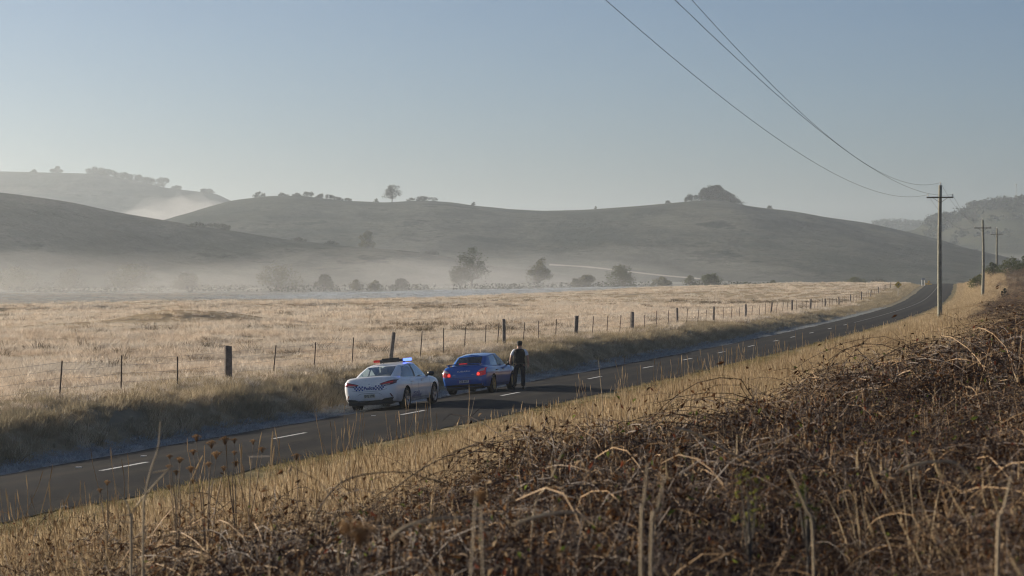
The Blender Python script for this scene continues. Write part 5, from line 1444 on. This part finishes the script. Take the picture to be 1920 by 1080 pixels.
weed('blurred brown plume close to the camera, bottom centre', [(903, 930, 22), (893, 905, 14)], 8.0, 812, stem=W_PALE)
def cane(label, pl, Z, rad, m, root=None, seed=0, twigs=0):
    r = random.Random(seed); pts_ = [P(px, py, Z + dz) for (px, py, *q) in pl for dz in [q[0] if q else 0]]
    g = gz(pts_[0].x, pts_[0].y); o = Vector((pts_[0].x, pts_[0].y, g)); L = [p - o for p in pts_]
    if root is None: root = abs(pl[-1][0] - pl[0][0]) < abs(pl[-1][1] - pl[0][1]) * 1.1
    if root: L = [Vector((L[0].x - .25 * (L[1].x - L[0].x), L[0].y, -.1))] + L
    # smooth through the given points
    S = []
    for i in range(len(L) - 1):
        p0, p1_, p2_, p3_ = L[max(i - 1, 0)], L[i], L[i + 1], L[min(i + 2, len(L) - 1)]
        for k in range(5):
            t = k / 5; S.append(.5 * ((2 * p1_) + (p2_ - p0) * t + (2 * p0 - 5 * p1_ + 4 * p2_ - p3_) * t * t + (3 * p1_ - p0 - 3 * p2_ + p3_) * t ** 3))
    S.append(L[-1]); n = len(S)
    t_ = empty('dead_cane', o); tag(t_, label, 'dead cane', 'dead canes standing in the foreground')
    mb = MB(); mb.tube(S, [rad * .8 * (1 - .65 * k / n) * (1 if root else min(1, .25 + 4 * k / n)) for k in range(n)], 6); mb.build('stalk', [m], t_, smooth_shade=True)
    for k in range(twigs):
        q = S[int(n * r.uniform(.3, .95))]; v = Vector((r.gauss(0, 1), r.gauss(0, .5), r.gauss(.4, .5))).normalized() * r.uniform(.08, .2)
        mb = MB(); mb.tube([q, q + v], [rad * .5, rad * .2], 4); mb.build('twig', [m], t_)
cane('tall curved dry stalk crossing the road at the far left', [(268, 990), (272, 930), (283, 880), (296, 840), (301, 790)], 14, .010, W_PALE)
cane('pale forked stick at the lower left, left prong hooked', [(245, 1010), (243, 965), (235, 940), (215, 915)], 15, .012, W_PALE)
cane('pale forked stick at the lower left, right prong reaching up', [(246, 1008), (250, 960), (275, 925), (320, 875)], 15, .011, W_PALE, twigs=3, seed=3)
cane('straight pale cane leaning right in the centre foreground', [(1000, 968), (1030, 905), (1056, 845)], 15, .010, W_PALE)
cane('blurred upright pale reed near the bottom, right of centre', [(1203, 1012), (1208, 940), (1215, 868)], 9, .011, W_PALE)
cane('second blurred pale reed leaning right beside the upright reed', [(1222, 1012), (1232, 960), (1248, 890)], 9, .010, W_PALE)
cane('pale arched cane lying over the brambles, right of centre', [(1262, 800), (1310, 815), (1370, 850), (1425, 872)], 16, .011, W_PALE, seed=5, twigs=3)
cane('pale arching cane low over the brambles at the right', [(1690, 880), (1735, 868), (1790, 868), (1822, 898)], 11, .011, W_PALE)
cane('upright pale cane at the bottom right corner', [(1872, 1012), (1884, 950), (1896, 895)], 9.5, .010, W_PALE)
cane('leaning pale cane among brambles, lower right', [(1525, 1010), (1510, 950), (1478, 880)], 11, .009, W_PALE)
cane('thin bare branching stem rising from brambles, right of centre', [(1515, 800), (1510, 740), (1505, 690)], 22, .007, W_DARK, twigs=6, seed=9)
cane('dark arched bramble cane crossing the lower left', [(585, 975), (640, 905), (740, 885), (830, 905)], 15, .008, W_DARK, twigs=4, seed=11)
cane('dark arched bramble cane in the lower centre', [(700, 950), (790, 880), (900, 832), (940, 850)], 19, .007, W_DARK, twigs=4, seed=12)
cane('thick pale bent cane lying low, bottom centre-left', [(730, 1010), (770, 985), (830, 972), (930, 975)], 10, .013, W_PALE)
cane('thick pale bent cane lying low, bottom centre', [(960, 985), (1020, 966), (1080, 962), (1110, 985)], 10, .012, W_PALE)
cane('slim upright dry stem in front of the police car wheel', [(779, 835), (780, 795), (781, 752)], 34, .009, W_PALE)
cane('slim upright dry stem right of the police car', [(812, 835), (808, 780), (805, 735)], 34, .008, W_PALE)
cane('slim dry stem in front of the empty road ahead of the officer', [(1130, 760), (1126, 715), (1122, 672)], 40, .012, W_PALE)
cane('dry stem pair leaning against the road edge, centre', [(880, 800), (885, 770), (890, 745)], 34, .007, W_PALE)
# ================================================================== AIR
def haze_box():
    m = bpy.data.materials.new('valley_air'); m.use_nodes = True
    n, l = m.node_tree.nodes, m.node_tree.links; n.clear()
    out = n.new('ShaderNodeOutputMaterial'); v = n.new('ShaderNodeVolumePrincipled')
    v.inputs['Color'].default_value = (.84, .93, 1.0, 1); v.inputs['Density'].default_value = HAZE_D
    v.inputs['Anisotropy'].default_value = 0.6
    l.new(v.outputs[0], out.inputs['Volume'])
    mb = MB(); mb.box((0, 1750, 54), (9000, 4900, 124))
    o = mb.build('haze', [m]); return tag(o, 'thin pale morning haze filling the whole valley', 'haze', kind='stuff')
HAZE_D = 0.00023
haze_box()

def mist_mat(name, d, col=(.97, .96, .95)):
    m = bpy.data.materials.new(name); m.use_nodes = True
    n, l = m.node_tree.nodes, m.node_tree.links; n.clear()
    out = n.new('ShaderNodeOutputMaterial'); v = n.new('ShaderNodeVolumePrincipled')
    v.inputs['Color'].default_value = (*col, 1); v.inputs['Density'].default_value = d
    v.inputs['Anisotropy'].default_value = 0.4
    l.new(v.outputs[0], out.inputs['Volume'])
    return m
def mist(label, c, d, dens, seed):
    """A lens of ground mist with an uneven upper surface."""
    nu, nv = 72, 14; V = []; Fc = []
    for j in range(1, nv):
        ph = -math.pi / 2 + math.pi * j / nv
        for i in range(nu):
            th = 2 * math.pi * i / nu
            cx, cy, cz = math.cos(ph) * math.cos(th), math.cos(ph) * math.sin(th), math.sin(ph)
            k = 1 + .38 * float(fbm(cx * 2.2 + seed, cy * 2.2, seed, 3))
            kz = 1 + .9 * float(fbm(cx * 3.0 + seed * 3, cy * 2.0, seed + 5, 3))
            V.append((c[0] + cx * d[0] / 2 * k, c[1] + cy * d[1] / 2 * k, c[2] + (cz * d[2] / 2 * kz if cz > 0 else cz * d[2] * .25)))
    for j in range(nv - 2):
        for i in range(nu):
            i2 = (i + 1) % nu
            Fc.append((j * nu + i, j * nu + i2, (j + 1) * nu + i2, (j + 1) * nu + i))
    V.append((c[0], c[1], c[2] - d[2] * .25)); V.append((c[0], c[1], c[2] + d[2] / 2))
    b, t = len(V) - 2, len(V) - 1
    for i in range(nu):
        i2 = (i + 1) % nu
        Fc.append((b, i2, i)); Fc.append((t, (nv - 2) * nu + i, (nv - 2) * nu + i2))
    o = obj('mist_bank', mesh_of('mist_bank', V, Fc, [mist_mat('ground_mist', dens)]))
    return tag(o, label, 'mist', kind='stuff')
def mist_px(label, pxc, pyb, Z, wpx, hpx, depth, dens, seed):
    p = P(pxc, pyb, Z)
    mist(label, (p.x, p.y, p.z), (wpx / F_PX * Z, depth, 2 * hpx / F_PX * Z), dens, seed)
mist_px('pale low mist bank at the foot of the left hill', 40, 556, 600, 900, 80, 90, .0020, 3)
mist_px('higher thin mist over the left creek bushes', 160, 552, 640, 1000, 66, 90, .0014, 4)
mist_px('mist bank drifting between the creek trees in the middle', 640, 552, 620, 1000, 66, 90, .0017, 5)
mist_px('second mist layer behind the creek trees in the middle', 720, 545, 760, 1100, 84, 110, .0011, 6)
mist_px('thin near veil of mist around the lone oval creek tree', 1010, 550, 640, 800, 56, 80, .0013, 7)
mist_px('thin mist drifting under the middle of the long ridge', 1050, 542, 840, 1100, 70, 120, .0011, 8)
mist_px('sunlit plume of mist in the gap between two left hills', 330, 412, 1900, 220, 42, 120, .0040, 12)
mist_px('faint mist layer low on the far right valley', 1860, 520, 1300, 500, 44, 160, .002, 14)
